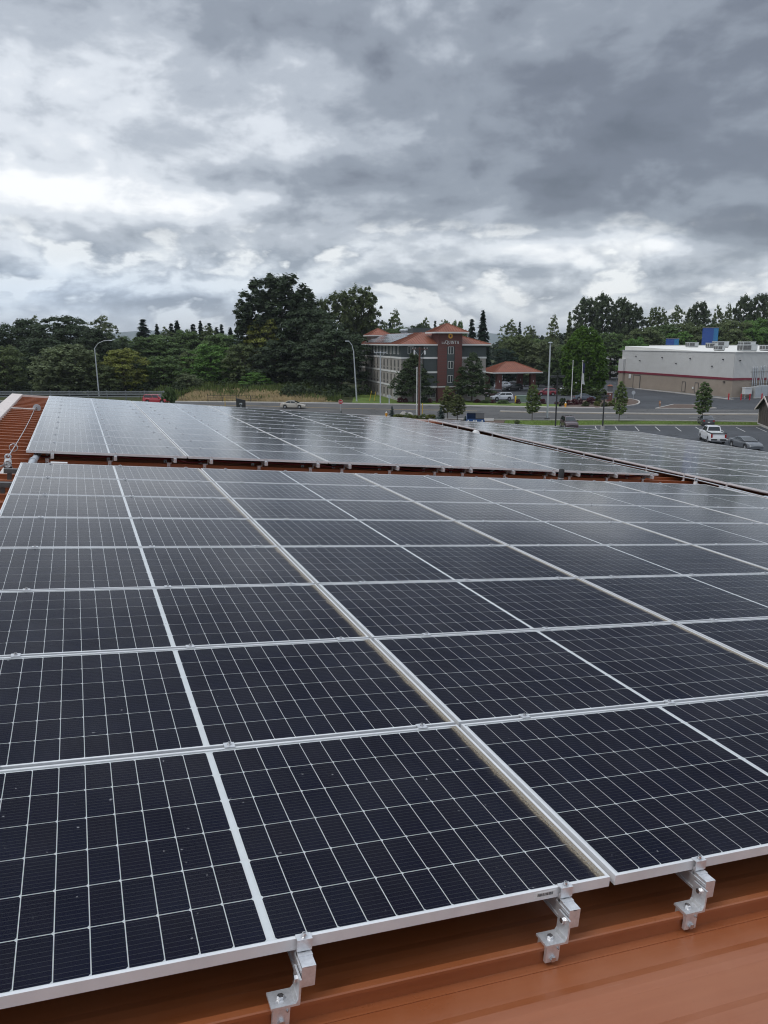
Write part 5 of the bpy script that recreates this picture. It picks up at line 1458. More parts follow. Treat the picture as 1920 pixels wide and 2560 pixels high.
# undergrowth at the feet of the left wood
CC, NN = [], []
for i in range(120):
    x = rgw.uniform(-95, -4); Y = rgw.uniform(178, 200) if x < -45 else rgw.uniform(186, 210) if x < -22 else rgw.uniform(168, 180); h = rgw.uniform(1.2, 3.2); r = rgw.uniform(1.5, 3)
    k = 130; d = rgw.normal(size=(k, 3)); d /= np.linalg.norm(d, axis=1, keepdims=True); d[:, 2] = np.abs(d[:, 2])
    CC.append(np.array([x, Y, 0.6]) + d * np.array([r, r, h]) * rgw.uniform(0.7, 1.05, (k, 1))); NN.append(d + rgw.normal(size=d.shape) * 0.5)
V, F = leaf_quads(np.concatenate(CC), np.concatenate(NN), 0.42, rgw)
o = tag(meshobj('undergrowth', np_mesh('undergrowth', V, F, M['leaf'])), 'dense undergrowth at the foot of the left wood', 'undergrowth', kind='stuff'); o.color = (0.034, 0.052, 0.020, 1)

# street and garden trees
PEAR = (0.125, 0.170, 0.058)
for kind, px, yt, yb, hw, c, lb in (('pear', 1330, 963, 1051.5, 20, PEAR, 'young ornamental pear on the verge beside the tall steel pole'), ('pear2', 1547, 956, 1055.5, 19, PEAR, 'young ornamental pear at the corner of the flower bed'),
                                    ('pear', 1754, 957, 1054, 22, (0.098, 0.145, 0.052), 'young ornamental pear behind the dark parked sedan'), ('pear2', 1118, 968, 1048, 21, (0.115, 0.135, 0.050), 'taller of two young trees in the planting bed'),
                                    ('pear', 1143, 988, 1053, 22, (0.110, 0.130, 0.050), 'shorter of two young trees in the planting bed')):
    b = gnd(px, yb); p = at(px, yt, b.y)
    plant(kind, 'young_tree', (b.x, b.y, 0.08), p.z, hw / F_PX * b.y * 1.05, c, lb, 'tree', 'young street trees')
for kind, px, yt, yb, hw, lb in (('maple', 1033, 886, 1006, 52, 'dark maple before the left part of the hotel front'), ('maple2', 1179, 886, 1005.5, 48, 'dark maple before the right part of the hotel front')):
    b = gnd(px, yb); p = at(px, yt, b.y)
    plant(kind, 'maple_tree', (b.x, b.y, 0.08), p.z, hw / F_PX * b.y, (0.046, 0.068, 0.030), lb, 'tree', 'maples before the hotel')
BLUE = (0.062, 0.090, 0.082)
for px, yt, yb, hw, lb in ((980, 1014, 1046, 9, 'small blue spruce beside the near fire hydrant'), (1102, 1017, 1056, 15, 'larger blue spruce beside the two young trees'), (1163, 1040, 1062, 9, 'low blue spruce left of the dumpster'),
                           (853, 1026, 1052, 5, 'tiny blue spruce under the stop sign'), (923, 1037, 1054, 4, 'tiniest spruce by the pavement left of the hydrant')):
    b = gnd(px, yb); p = at(px, yt, b.y); plant('spruce_small', 'blue_spruce', (b.x, b.y, 0.02), max(p.z, 0.5), hw / F_PX * b.y * 1.15, BLUE, lb, 'spruce', 'blue spruces of the near beds')
RED, BOX, LIME = (0.080, 0.022, 0.030), (0.050, 0.075, 0.020), (0.105, 0.120, 0.022)
sh = [(1001, 1007.5, 11, 8, RED, 'red barberry by the corner of the hotel'), (1014, 1007.5, 10, 6, RED, 'second red barberry by the corner of the hotel'), (1074, 1008, 9, 6, RED, 'red barberry under the ground floor window'),
      (1093, 1008, 8, 4, RED, 'small red barberry beside the brick tower'), (1062, 1008, 13, 9, DK, 'dark round shrub under the ground floor window'),
      (1193, 1008, 8, 8, RED, 'red barberry right of the second maple'), (1213, 1009, 7, 10, MD, 'low green shrub right of the second maple'), (1232, 1009, 7, 7, RED, 'red barberry left of the yellow bollard'), (1258, 1010, 7, 14, MD, 'spreading green shrub by the silver parked car'),
      (1294, 1010, 10, 7, RED, 'red barberry right of the yellow bollard'), (1357, 1011, 11, 7, RED, 'lone red barberry beside the green cabinet lawn'), (1391, 1012, 7, 5, RED, 'small red barberry left of the dark hydrant shrub'),
      (1407, 1014, 15, 9, DK, 'dark green shrub behind the far fire hydrant'), (1420, 1014, 11, 7, RED, 'red barberry right of the far fire hydrant'), (1436, 1013, 12, 9, RED, 'red barberry at the foot of the left flagpole'), (1451, 1012, 12, 6, RED, 'red barberry between the flagpoles'),
      (1475, 1012, 15, 10, RED, 'largest red barberry in front of the blue sedan'), (1464, 1017, 11, 8, BOX, 'clipped green box shrub at the bed edge'), (1492, 1016, 10, 8, LIME, 'lime green shrub in the middle of the flower bed'),
      (1512, 1018, 10, 8, BOX, 'green shrub below the monument sign'), (1528, 1017, 11, 8, LIME, 'yellow green shrub below the monument sign'), (1496, 1008, 14, 9, BOX, 'tall shrub behind the lime green one'), (1560, 1008, 10, 9, (0.14, 0.085, 0.022), 'orange tinged shrub at the tip of the bed'),
      (1412, 989, 18, 16, BOX, 'large rounded hedge shrub left of the flagpoles'), (1432, 990, 15, 12, BOX, 'hedge shrub behind the left flagpole'), (1462, 994, 18, 14, BOX, 'hedge shrub between the flagpoles'), (1485, 997, 21, 18, BOX, 'hedge shrub right of the flagpoles'),
      (1508, 996, 18, 14, BOX, 'hedge shrub before the monument sign'), (1388, 984, 14, 10, (0.030, 0.030, 0.018), 'dark purple shrub right of the red car')]
for i, (px, yb, hp, wp, c, lb) in enumerate(sh):
    b = gnd(px, yb); s = b.y / F_PX
    plant('shrub' if i % 2 else 'shrub2', 'garden_shrub', (b.x, b.y, 0.08), hp * s * 1.15, wp * s * 1.1, c, lb, 'shrub', 'shrubs of the hotel garden')
for i, (px, yb, hp, wp, c, lb) in enumerate(((997, 1050, 12, 16, LIME, 'golden juniper right of the blue spruce and hydrant'), (1018, 1050, 14, 14, OLV, 'low juniper left of the wooden pole'), (1035, 1053, 13, 14, LIME, 'golden juniper at the foot of the wooden pole'),
                                             (1058, 1053, 15, 14, OLV, 'dark juniper right of the wooden pole'), (1078, 1055, 16, 15, LIME, 'golden juniper left of the larger blue spruce'), (1046, 1060, 10, 16, OLV, 'low juniper at the near edge of the bed'), (427, 1030, 54, 16, MD, 'bushy dark green sapling rising behind the rear array'),
                                             (545, 1032, 14, 10, MD, 'round green bush right of the dark sign'), (1292, 1065, 13, 7, OLV, 'small weed shrub on the verge left of the young pear'))):
    b = gnd(px, yb); s = b.y / F_PX
    plant('shrub' if i % 2 else 'shrub2', 'bed_shrub', (b.x, b.y, 0.05), hp * s * 1.1, wp * s * 1.1, c, lb, 'shrub', 'shrubs on the near side of the street')

# ================================================================== vehicles
def interp(tab, x):
    for (a, va), (b, vb) in zip(tab[:-1], tab[1:]):
        if x <= b: return va + (vb - va) * max(0.0, (x - a) / (b - a))
    return tab[-1][1]


CARS = {
    'sedan': dict(L=4.75, W=1.80, wr=0.33, ax=(-1.40, 1.36), zb=0.22,
                  top=[(-2.38, .70), (-2.30, .96), (-1.75, 1.02), (-1.2, 1.0), (0.9, .97), (1.25, .92), (2.0, .80), (2.30, .66), (2.38, .52)],
                  cab=dict(b0=-1.86, b1=1.12, r0=-0.95, r1=0.18, zr=1.45, zb=.99)),
    'coupe': dict(L=4.70, W=1.82, wr=0.33, ax=(-1.38, 1.40), zb=0.20,
                  top=[(-2.35, .72), (-2.28, .98), (-1.85, 1.02), (-1.2, 1.0), (0.9, .94), (1.3, .89), (2.0, .77), (2.28, .62), (2.35, .50)],
                  cab=dict(b0=-1.95, b1=1.20, r0=-0.75, r1=0.10, zr=1.38, zb=.98)),
    'suv': dict(L=4.72, W=1.88, wr=0.36, ax=(-1.38, 1.38), zb=0.27,
                top=[(-2.36, .55), (-2.33, 1.08), (-1.6, 1.10), (0.9, 1.08), (1.25, 1.04), (2.0, .95), (2.28, .78), (2.36, .58)],
                cab=dict(b0=-2.28, b1=1.22, r0=-1.88, r1=0.30, zr=1.69, zb=1.07)),
    'bigsuv': dict(L=5.15, W=2.0, wr=0.39, ax=(-1.52, 1.52), zb=0.32,
                   top=[(-2.57, .6), (-2.54, 1.20), (-1.6, 1.20), (0.9, 1.18), (1.3, 1.15), (2.3, 1.06), (2.5, .88), (2.57, .64)],
                   cab=dict(b0=-2.50, b1=1.25, r0=-2.25, r1=0.45, zr=1.88, zb=1.17)),
    'pickup': dict(L=5.95, W=2.03, wr=0.40, ax=(-1.85, 1.85), zb=0.36,
                   top=[(-2.97, .75), (-2.95, 1.28), (-0.4, 1.28), (1.2, 1.26), (1.6, 1.24), (2.75, 1.16), (2.92, .95), (2.97, .66)],
                   cab=dict(b0=-0.72, b1=1.62, r0=-0.52, r1=0.98, zr=1.98, zb=1.25)),
}
CARMESH = {}


def car_parts(kind):
    c = CARS[kind]; L, Wd, wr, zb = c['L'], c['W'], c['wr'], c['zb']; hw = Wd / 2
    xs = sorted(set([round(-L / 2 + L * i / 44, 4) for i in range(45)] + [round(a + d, 4) for a in c['ax'] for d in (-wr * 1.18, -wr * 1.08, -wr * .8, -wr * .4, 0, wr * .4, wr * .8, wr * 1.08, wr * 1.18)]))
    body = MB(); m = 0
    for x in xs:
        bot = zb + 0.05 * max(0, abs(x) - L / 2 + 0.5)
        for a in c['ax']:
            d = abs(x - a); R = wr * 1.17
            if d < R: bot = max(bot, wr + math.sqrt(R * R - d * d) * 0.98)
        zt = interp(c['top'], x); e = (abs(x) / (L / 2)); nar = 1 - 0.13 * max(0, (e - 0.72) / 0.28) ** 2
        h = hw * nar; zt = max(zt, bot + 0.04)
        sec = [(0, bot), (h * .93, bot), (h * .985, min(bot + .05, zt)), (h, bot + (zt - bot) * .45), (h * .985, bot + (zt - bot) * .78), (h * .93, zt - 0.03), (h * .80, zt), (h * .4, zt + 0.018), (0, zt + 0.025)]
        full = [(x, y, z) for y, z in sec] + [(x, -y, z) for y, z in sec[-2:0:-1]]
        body.v += full; m = len(full)
    for i in range(len(xs) - 1):
        for j in range(m): body.f.append((i * m + j, (i + 1) * m + j, (i + 1) * m + (j + 1) % m, i * m + (j + 1) % m))
    body.f.append(tuple(range(m))); body.f.append(tuple((len(xs) - 1) * m + j for j in reversed(range(m))))
    P = {'body': body.mesh('body', M['paint'], 35)}
    cb = c['cab']; b0, b1, r0, r1, zr, z0 = (cb[k] for k in ('b0', 'b1', 'r0', 'r1', 'zr', 'zb'))
    hb, hr = hw * .93, hw * .70
    def rail(x0, x1, y, z): return [(x0, y, z), (x1, y, z)]
    B = [(b0, hb * .93, z0), (b1, hb * .93, z0), (b1, -hb * .93, z0), (b0, -hb * .93, z0)]
    T = [(r0, hr, zr - .05), (r1, hr, zr - .05), (r1, -hr, zr - .05), (r0, -hr, zr - .05)]
    cab = MB().hexa(B, T)
    k = len(cab.v); cr = [(r0 + .12, hr * .8, zr), (r1 - .15, hr * .8, zr), (r1 - .15, -hr * .8, zr), (r0 + .12, -hr * .8, zr)]
    cab.v += cr; cab.f = [f for f in cab.f if f != (4, 5, 6, 7)]
    cab.f += [(4, 5, k + 1, k), (5, 6, k + 2, k + 1), (6, 7, k + 3, k + 2), (7, 4, k, k + 3), (k, k + 1, k + 2, k + 3)]
    P['cabin'] = cab.mesh('cabin', M['paint'], 40)
    V3 = Vector
    def pane(a, b, c_, d, u0, u1, v0, v1):
        a, b, c_, d = map(V3, (a, b, c_, d))
        def q(u, v): return (a * (1 - u) + b * u) * (1 - v) + (d * (1 - u) + c_ * u) * v
        n = (b - a).cross(d - a).normalized() * 0.012
        return [q(u0, v0) + n, q(u1, v0) + n, q(u1, v1) + n, q(u0, v1) + n]
    P['windshield'] = MB().quad(*pane(B[1], B[2], T[2], T[1], .05, .95, .10, .93)[::-1], ).mesh('windshield', M['car_glass'])
    P['windshield'] = MB().quad(*pane(B[2], B[1], T[1], T[2], .05, .95, .10, .93)).mesh('windshield', M['car_glass'])
    P['rear_window'] = MB().quad(*pane(B[0], B[3], T[3], T[0], .07, .93, .22, .92)).mesh('rear_window', M['car_glass'])
    spl = {'sedan': (.14, .50, .54, .90), 'coupe': (.18, .46, .50, .90), 'suv': (.06, .52, .55, .93), 'bigsuv': (.05, .55, .58, .93), 'pickup': (.08, .44, .48, .93)}[kind]
    sw = []
    for u0, u1 in ((spl[0], spl[1]), (spl[2], spl[3])):
        sw.append(MB().quad(*pane(B[1], B[0], T[0], T[1], 1 - u1, 1 - u0, .14, .86)).mesh('side_window', M['car_glass']))
        sw.append(MB().quad(*pane(B[3], B[2], T[2], T[3], u0, u1, .14, .86)).mesh('side_window', M['car_glass']))
    P['side_window'] = sw
    w = MB(); n = 20; ww = 0.21
    prof = [(wr * .66, -ww / 2), (wr * .95, -ww / 2), (wr, -ww / 2 + .03), (wr, ww / 2 - .03), (wr * .95, ww / 2), (wr * .66, ww / 2)]
    for r, y in prof:
        for j in range(n): w.v.append((r * math.cos(2 * math.pi * j / n), y, r * math.sin(2 * math.pi * j / n)))
    for i in range(len(prof) - 1):
        for j in range(n): w.f.append((i * n + j, i * n + (j + 1) % n, (i + 1) * n + (j + 1) % n, (i + 1) * n + j))
    w.f += [tuple(range(n)), tuple(5 * n + j for j in reversed(range(n)))]
    P['wheel'] = w.mesh('wheel', M['tyre'], 40)
    rim = MB(); rim.lathe([(wr * .64, -0.006), (wr * .64, 0.006), (wr * .60, 0.002), (wr * .16, 0.008)], 20)
    for j in range(5):
        a = 2 * math.pi * j / 5; d = Vector((math.cos(a), math.sin(a), 0)); s = Vector((-d.y, d.x, 0)) * 0.035
        rim.hexa([d * .05 - s + V3((0, 0, .006)), d * wr * .6 - s + V3((0, 0, .006)), d * wr * .6 + s + V3((0, 0, .006)), d * .05 + s + V3((0, 0, .006))],
                 [d * .05 - s + V3((0, 0, .02)), d * wr * .6 - s + V3((0, 0, .015)), d * wr * .6 + s + V3((0, 0, .015)), d * .05 + s + V3((0, 0, .02))])
    P['rim'] = rim.mesh('rim', M['rim'], 40)
    zl = interp(c['top'], L / 2 - 0.10); zt_ = interp(c['top'], -L / 2 + 0.08)
    x1 = L / 2
    P['headlight'] = MB().hexa([(x1 - .35, -.16, zl - .20), (x1 - .02, -.16, zl - .20), (x1 - .14, .14, zl - .20), (x1 - .45, .14, zl - .20)], [(x1 - .42, -.16, zl - .03), (x1 - .08, -.16, zl - .05), (x1 - .2, .14, zl - .03), (x1 - .5, .14, zl - .02)]).mesh('headlight', M['lamp_clear'])
    hh = .42 if kind in ('pickup', 'bigsuv') else .18 if kind in ('sedan', 'coupe') else .26
    P['tail_light'] = MB().box(-x1 - .012, -x1 + .10, -.09 if hh > .3 else -.17, .09, zt_ - .06 - hh, zt_ - .06).mesh('tail_light', M['tail'])
    P['grille'] = MB().box(x1 - .10, x1 + .004, -.42, .42, .48, zl - .12).mesh('grille', M['black_paint'])
    bm = MB().box(-x1 - .05, -x1 + .08, -hw * .84, hw * .84, zb + .12, zb + .30)
    P['rear_bumper'] = bm.mesh('rear_bumper', M['black_paint'] if kind in ('pickup', 'bigsuv', 'suv') else M['paint'])
    P['plate'] = MB().box(-x1 - .065, -x1 - .051, -.16, .16, zb + .32 if kind not in ('pickup',) else zb + .14, zb + .46 if kind != 'pickup' else zb + .28).mesh('license_plate', M['trim_white'])
    P['mirror'] = MB().box(-.08, .08, -.12, .12, -.07, .08).mesh('mirror', M['paint'])
    P['under'] = MB().box(-x1 + .5, x1 - .4, -hw * .72, hw * .72, zb - .05, wr + .25).mesh('underbody', M['dark_void'])
    if kind == 'pickup':
        bd = MB()                                           # load bed set into the body top
        bd.box(-2.86, -0.78, -.80, .80, 1.306, 1.312)
        P['bed'] = bd.mesh('load_bed', M['hvac'])
        rl = MB()
        for y in (-.92, .80): rl.box(-2.95, -0.74, y, y + .12, 1.29, 1.36)
        rl.box(-2.96, -2.86, -.80, .80, 1.29, 1.36)
        P['bed_rail'] = rl.mesh('bed_rail', M['black_paint'])
    if kind in ('suv', 'bigsuv'):
        rr = MB()
        for y in (-hr * .86, hr * .86): rr.tube([(r0 + .2, y, zr + .0), (r0 + .3, y, zr + .07), (r1 - .3, y, zr + .07), (r1 - .15, y, zr - .0)], .02, 6)
        P['roof_rail'] = rr.mesh('roof_rail', M['black_paint'], 40)
    return P


def car(kind, name, pos, fwd, col, label, cat, dark_glass=True):
    if kind not in CARMESH: CARMESH[kind] = car_parts(kind)
    P = CARMESH[kind]; c = CARS[kind]; hw = c['W'] / 2
    t = thing(name, label, cat, (pos[0], pos[1], pos[2] if len(pos) > 2 else 0.012), math.atan2(fwd[1], fwd[0]))
    def add(nm, me, **k):
        o = meshobj(nm, me, t, **k); o.color = (*col, 1); return o
    add('body', P['body']); add('cabin', P['cabin']); add('underbody', P['under'])
    add('windshield', P['windshield']); add('rear_window', P['rear_window'])
    for s in P['side_window']: add('side_window', s)
    for a in c['ax']:
        for s in (-1, 1):
            w = add('wheel', P['wheel'], loc=(a, s * (hw - 0.125), c['wr']))
            r = meshobj('rim', P['rim'], w, mw=Matrix.Translation((0, s * 0.10, 0)) @ Matrix.Rotation(-s * math.pi / 2, 4, 'X'))
    for s in (-1, 1):
        if s > 0: add('headlight', P['headlight'], loc=(0, hw * .74, 0))
        else: add('headlight', P['headlight'], mw=Matrix.Translation((0, -hw * .74, 0)) @ Matrix.Scale(-1, 4, (0, 1, 0)))
        add('tail_light', P['tail_light'], mw=Matrix.Translation((0, s * hw * .78, 0)) @ (Matrix.Identity(4) if s > 0 else Matrix.Scale(-1, 4, (0, 1, 0))))
        cbz = c['cab']; add('mirror', P['mirror'], loc=(cbz['b1'] - .42, s * (hw + .06), cbz['zb'] + .06))
    add('grille', P['grille']); add('rear_bumper', P['rear_bumper']); add('license_plate', P['plate'])
    for k in ('bed', 'bed_rail', 'roof_rail'):
        if k in P: add({'bed': 'load_bed'}.get(k, k), P[k])
    return t


def vg(px, py): q = gnd(px, py); return (q.x, q.y)


rdv = (1, -0.17)
WHITE, SILV, BLK, RED_ = (0.72, 0.73, 0.74), (0.46, 0.46, 0.46), (0.018, 0.018, 0.02), (0.26, 0.012, 0.022)
car('sedan', 'sedan', vg(734, 1021), rdv, (0.42, 0.39, 0.34), 'champagne silver sedan driving on the street', 'car')
car('bigsuv', 'sport_utility_vehicle', vg(392, 1009.5), (1, -0.14), (0.36, 0.02, 0.035), 'bright red sport utility vehicle on the street behind the rear array', 'car')
car('suv', 'sport_utility_vehicle', vg(1254, 1001), (-0.96, -0.20), (0.60, 0.62, 0.65), 'silver white crossover parked right of the hotel', 'car')
car('suv', 'sport_utility_vehicle', vg(1365, 989), (-0.98, -0.05), (0.20, 0.010, 0.022), 'dark red crossover behind the tall steel pole', 'car')
car('sedan', 'sedan', vg(1461, 1001), (1, 0.03), (0.085, 0.105, 0.14), 'blue grey sedan partly hidden by red barberries', 'car')
car('suv', 'sport_utility_vehicle', vg(1230, 992), (-0.95, -0.25), (0.060, 0.022, 0.020), 'dark brown car between hotel and silver crossover', 'car')
car('suv', 'sport_utility_vehicle', vg(1283, 976), (-0.97, -0.2), BLK, 'black crossover under the entrance canopy', 'car')
car('sedan', 'sedan', vg(1258, 970), (-0.9, -0.4), (0.50, 0.53, 0.56), 'light silver sedan behind the left canopy column', 'car')
car('sedan', 'sedan', vg(1256, 966), (-0.9, -0.4), (0.30, 0.33, 0.37), 'grey sedan farthest under the canopy', 'car')
car('coupe', 'sedan', vg(1393, 972), (-0.9, -0.4), WHITE, 'white sedan left of the hedge', 'car')
car('coupe', 'sedan', vg(1420, 977.5), (-0.85, -0.5), (0.58, 0.60, 0.62), 'pale silver sedan left of the white pickup', 'car')
car('pickup', 'pickup_truck', vg(1444, 975.5), (-0.93, -0.36), WHITE, 'white pickup truck behind the flagpoles', 'pickup truck')
car('coupe', 'coupe', vg(1465, 981.5), (-0.98, -0.1), (0.28, 0.62, 0.02), 'lime green coupe behind the hedge', 'car')
car('pickup', 'pickup_truck', vg(1500, 946), (-0.98, 0.12), (0.66, 0.67, 0.68), 'white pickup truck by the fence and white warehouse', 'pickup truck')
car('pickup', 'pickup_truck', vg(1779, 1104), (0.145, 0.99), (0.74, 0.75, 0.77), 'white crew cab pickup truck parked in the near lot', 'pickup truck')
car('sedan', 'sedan', vg(1764, 1062.5), (0.212, 0.977), (0.040, 0.042, 0.050), 'dark grey sedan nosed up to the verge beyond the pickup', 'car')
car('coupe', 'coupe', vg(1862, 1121), (0.12, -0.99), (0.10, 0.11, 0.125), 'grey coupe facing the arrays at the lower right of the lot', 'car')
car('suv', 'sport_utility_vehicle', vg(1422, 1070.5), (-0.02, -1), (0.045, 0.016, 0.022), 'dark maroon crossover facing the arrays on the verge side', 'car')

# ================================================================== street furniture
def pole_thing(name, label, cat, base, group=None): return thing(name, label, cat, base, 0, group)


def cobra(px, yb, top_px, top_y, bend_px, bend_y, label, Y):
    b = at(px, yb, Y); b.z = 0
    k, e = at(bend_px, bend_y, Y), at(top_px, top_y, Y)
    t = pole_thing('street_lamp', label, 'street lamp', (b.x, b.y, 0.1), 'cobra head street lamps')
    kz, ez = k.z, e.z; dxx = k.x - b.x; ex = e.x - b.x; s = 1 if ex > 0 else -1
    MB().tube([(0, 0, 0), (dxx * 0.5, 0, kz * 0.5), (dxx, 0, kz)], [0.17, 0.14, 0.10], 10).build('pole', M['galv'], t, smooth=50)
    mid1 = (dxx + (ex - dxx) * 0.22, 0, kz + (ez - kz) * 0.60); mid2 = (dxx + (ex - dxx) * 0.55, 0, kz + (ez - kz) * 0.92)
    MB().tube([(dxx, 0, kz - 0.02), mid1, mid2, (ex - s * 0.5, 0, ez)], [0.085, 0.07, 0.06, 0.05], 8).build('arm', M['galv'], t, smooth=60)
    h = MB().hexa([(ex - s * .55, -.12, ez - .06), (ex + s * .25, -.16, ez - .07), (ex + s * .25, .16, ez - .07), (ex - s * .55, .12, ez - .06)], [(ex - s * .55, -.08, ez + .08), (ex + s * .20, -.10, ez + .09), (ex + s * .20, .10, ez + .09), (ex - s * .55, .08, ez + .08)])
    h.build('lamp_head', M['galv'], t)
    MB().box(-0.22, 0.22, -0.22, 0.22, 0, 0.12).build('base_flange', M['galv'], t)


cobra(248, 992, 278, 852, 236.5, 872, 'street lamp with curved arm before the left wood', 176)
cobra(892, 1003, 866, 854, 884, 880, 'street lamp with angled arm left of the hotel', 163)
# bare tall steel pole and slim white pole
t = pole_thing('steel_pole', 'tall bare galvanised pole with flat cap on the verge', 'pole', (25.8, 124.1, 0.1))
MB().tube([(0, 0, 0), (0, 0, 11.8)], [0.15, 0.11], 12).build('shaft', M['galv'], t, smooth=50); MB().lathe([(0.34, 11.8), (0.34, 11.9), (0.15, 11.98)], 12).build('cap', M['galv'], t)
MB().box(-0.35, 0.35, -0.35, 0.35, 0, 0.25).build('footing', M['louvre'], t)
t = pole_thing('steel_pole', 'slim white pole beside the brown wooden utility pole', 'pole', gnd(1041.5, 1041))
MB().tube([(0, 0, 0), (0, 0, 8.0)], 0.085, 10).build('shaft', M['trim_white'], t, smooth=50); MB().lathe([(0.09, 8.0), (0.05, 8.08)], 10).build('cap', M['trim_white'], t)


def utility_pole(px, yb, ytop, label, arm_w, m, r):
    b = gnd(px, yb); z = at(px, ytop, b.y).z
    t = pole_thing('utility_pole', label, 'utility pole', b, 'utility poles')
    MB().tube([(0, 0, 0), (0, 0, z)], [r, r * 0.72], 12).build('shaft', m, t, smooth=50)
    for k, (zz_, w) in enumerate(((z - 0.35, arm_w),)):
        a = MB().box(-w / 2, w / 2, -r - 0.14, -r * 0.7, zz_, zz_ + 0.12); a.build('crossarm', M['wood_pole'] if m is M['wood_pole'] else M['galv'], t)
        for x in (-w * .46, -w * .28, w * .28, w * .46):
            MB().lathe([(0.03, 0.121), (0.06, 0.16), (0.045, 0.2), (0.06, 0.24), (0.03, 0.30)], 8, (x, -r - 0.07, zz_)).build('insulator', M['plastic_grey'], t, smooth=50)
    MB().tube([(-r, -r - .08, z - 1.3), (-arm_w * .35, -r - .1, z - .36)], 0.025, 6).build('brace', M['galv'], t); MB().tube([(r, -r - .08, z - 1.3), (arm_w * .35, -r - .1, z - .36)], 0.025, 6).build('brace', M['galv'], t)
    return t, b, z


tu, bu, zu = utility_pole(1047.5, 1042, 868, 'brown wooden utility pole with crossarm before the hotel', 2.6, M['wood_pole'], 0.20)
for s in (-0.85, 0.85): MB().lathe([(0.13, 0), (0.13, 0.5), (0.06, 0.55), (0.03, 0.75)], 10, (s, -0.33, zu - 1.15)).build('cutout', M['plastic_grey'], tu, smooth=50)
MB().tube([(0.24, -0.05, 0.1), (0.24, -0.05, zu - 2)], 0.03, 6).build('riser', M['galv'], tu)
utility_pole(951, 1011, 878, 'grey utility pole with crossarm left of the hotel corner', 2.4, M['galv'], 0.15)
t = pole_thing('wooden_post', 'short grey post on the hotel lawn', 'post', gnd(973, 1010)); MB().lathe([(0.12, 0), (0.11, 1.8), (0.05, 1.86)], 10).build('shaft', M['galv'], t); MB().box(-.3, .3, -.2, -.12, 1.2, 1.75).build('sign_plate', M['galv'], t)
for px, yb, yt, lean, lb, i in ((1055.5, 1047, 1008, 0.06, 'yellow marker post at the foot of the brown utility pole', 0), (926, 1003, 977, 0.45, 'left of two leaning yellow guy markers on the hotel lawn', 1), (937, 1003.5, 979, 0.30, 'right of two leaning yellow guy markers on the hotel lawn', 2), (563, 1017, 994, 0.0, 'yellow marker post by the black pipe fence', 3)):
    b = gnd(px, yb); z = at(px, yt, b.y).z
    t = pole_thing('marker_post', lb, 'marker post', b, 'yellow marker posts'); M.setdefault('yellow', mat('yellow_paint_post', (0.62, 0.40, 0.03), 0.5, 0, 0.08, 3))
    MB().tube([(-lean * 0.4, 0, 0), (lean * 0.6, 0, z)], 0.055, 8).build('post', M['yellow'], t, smooth=50); MB().lathe([(0.09, 0), (0.07, 0.12)], 8, (-lean * .4, 0, 0)).build('base', M['louvre'], t)

# flagpoles
M['flag_blue'] = mat('blue_flag_cloth', (0.045, 0.05, 0.14), 0.8, 0, 0.1, 3); M['flag_white'] = mat('white_flag_cloth', (0.72, 0.76, 0.76), 0.8, 0, 0.08, 3)
for px, yb, yt, lb in ((1427.5, 1011, 904, 'left bare white flagpole'), (1452, 1002, 903.5, 'middle white flagpole with the hanging flag'), (1472, 984, 918, 'right slim flagpole before the cypress')):
    b = gnd(px, yb); z = at(px, yt, b.y).z
    t = pole_thing('flagpole', lb, 'flagpole', b, 'flagpoles')
    MB().tube([(0, 0, 0), (0, 0, z)], [0.09, 0.055], 10).build('pole', M['trim_white'] if px < 1460 else M['cap'], t, smooth=50)
    MB().lathe([(0.03, 0), (0.12, 0.06), (0.13, 0.12), (0.06, 0.2)], 10, (0, 0, z)).build('finial', M['trim_white'], t, smooth=60)
    if 1440 < px < 1460:
        fg = thing('flag', 'limp blue over white flag on the middle flagpole', 'flag', (b.x, b.y, z - 0.35))
        for nm, z0, z1, w0, w1, m in (('blue_field', -2.0, 0, 0.30, 0.42, M['flag_blue']), ('white_field', -4.3, -2.0, 0.46, 0.30, M['flag_white'])):
            mb = MB(); n_ = 14; rows = 8
            for r in range(rows + 1):
                zz_ = z1 + (z0 - z1) * r / rows; w = w1 + (w0 - w1) * r / rows
                for i in range(n_ + 1):
                    u = i / n_; mb.v.append((0.08 + w * u * (1 + 0.1 * math.sin(r)), 0.10 * math.sin(u * 14 + r * 0.5), zz_ - 0.12 * u))
            for r in range(rows):
                for i in range(n_): k = r * (n_ + 1) + i; mb.f.append((k, k + 1, k + n_ + 2, k + n_ + 1))
            mb.build(nm, m, fg, smooth=0)

# parking lot lamps
def lot_lamp(px, yb, yt, label, heads):
    b = gnd(px, yb); z = at(px, yt, b.y).z
    t = pole_thing('parking_lamp', label, 'lamp post', b, 'dark parking lot lamps')
    MB().tube([(0, 0, 0), (0, 0, z)], [0.11, 0.10], 8).build('pole', M['black_paint'], t); MB().lathe([(0.28, 0), (0.28, 0.6)], 10).build('footing', M['concrete'], t)
    for s in heads:
        o = MB().box(min(s * .1, s * 1.0), max(s * .1, s * 1.0), -0.2, 0.2, z - 0.02, z + 0.16).build('lamp_head', M['black_paint'], t)
        MB().box(min(s * .25, s * .95), max(s * .25, s * .95), -0.16, 0.16, z - 0.05, z - 0.021).build('lens', M['plastic_grey'], o)


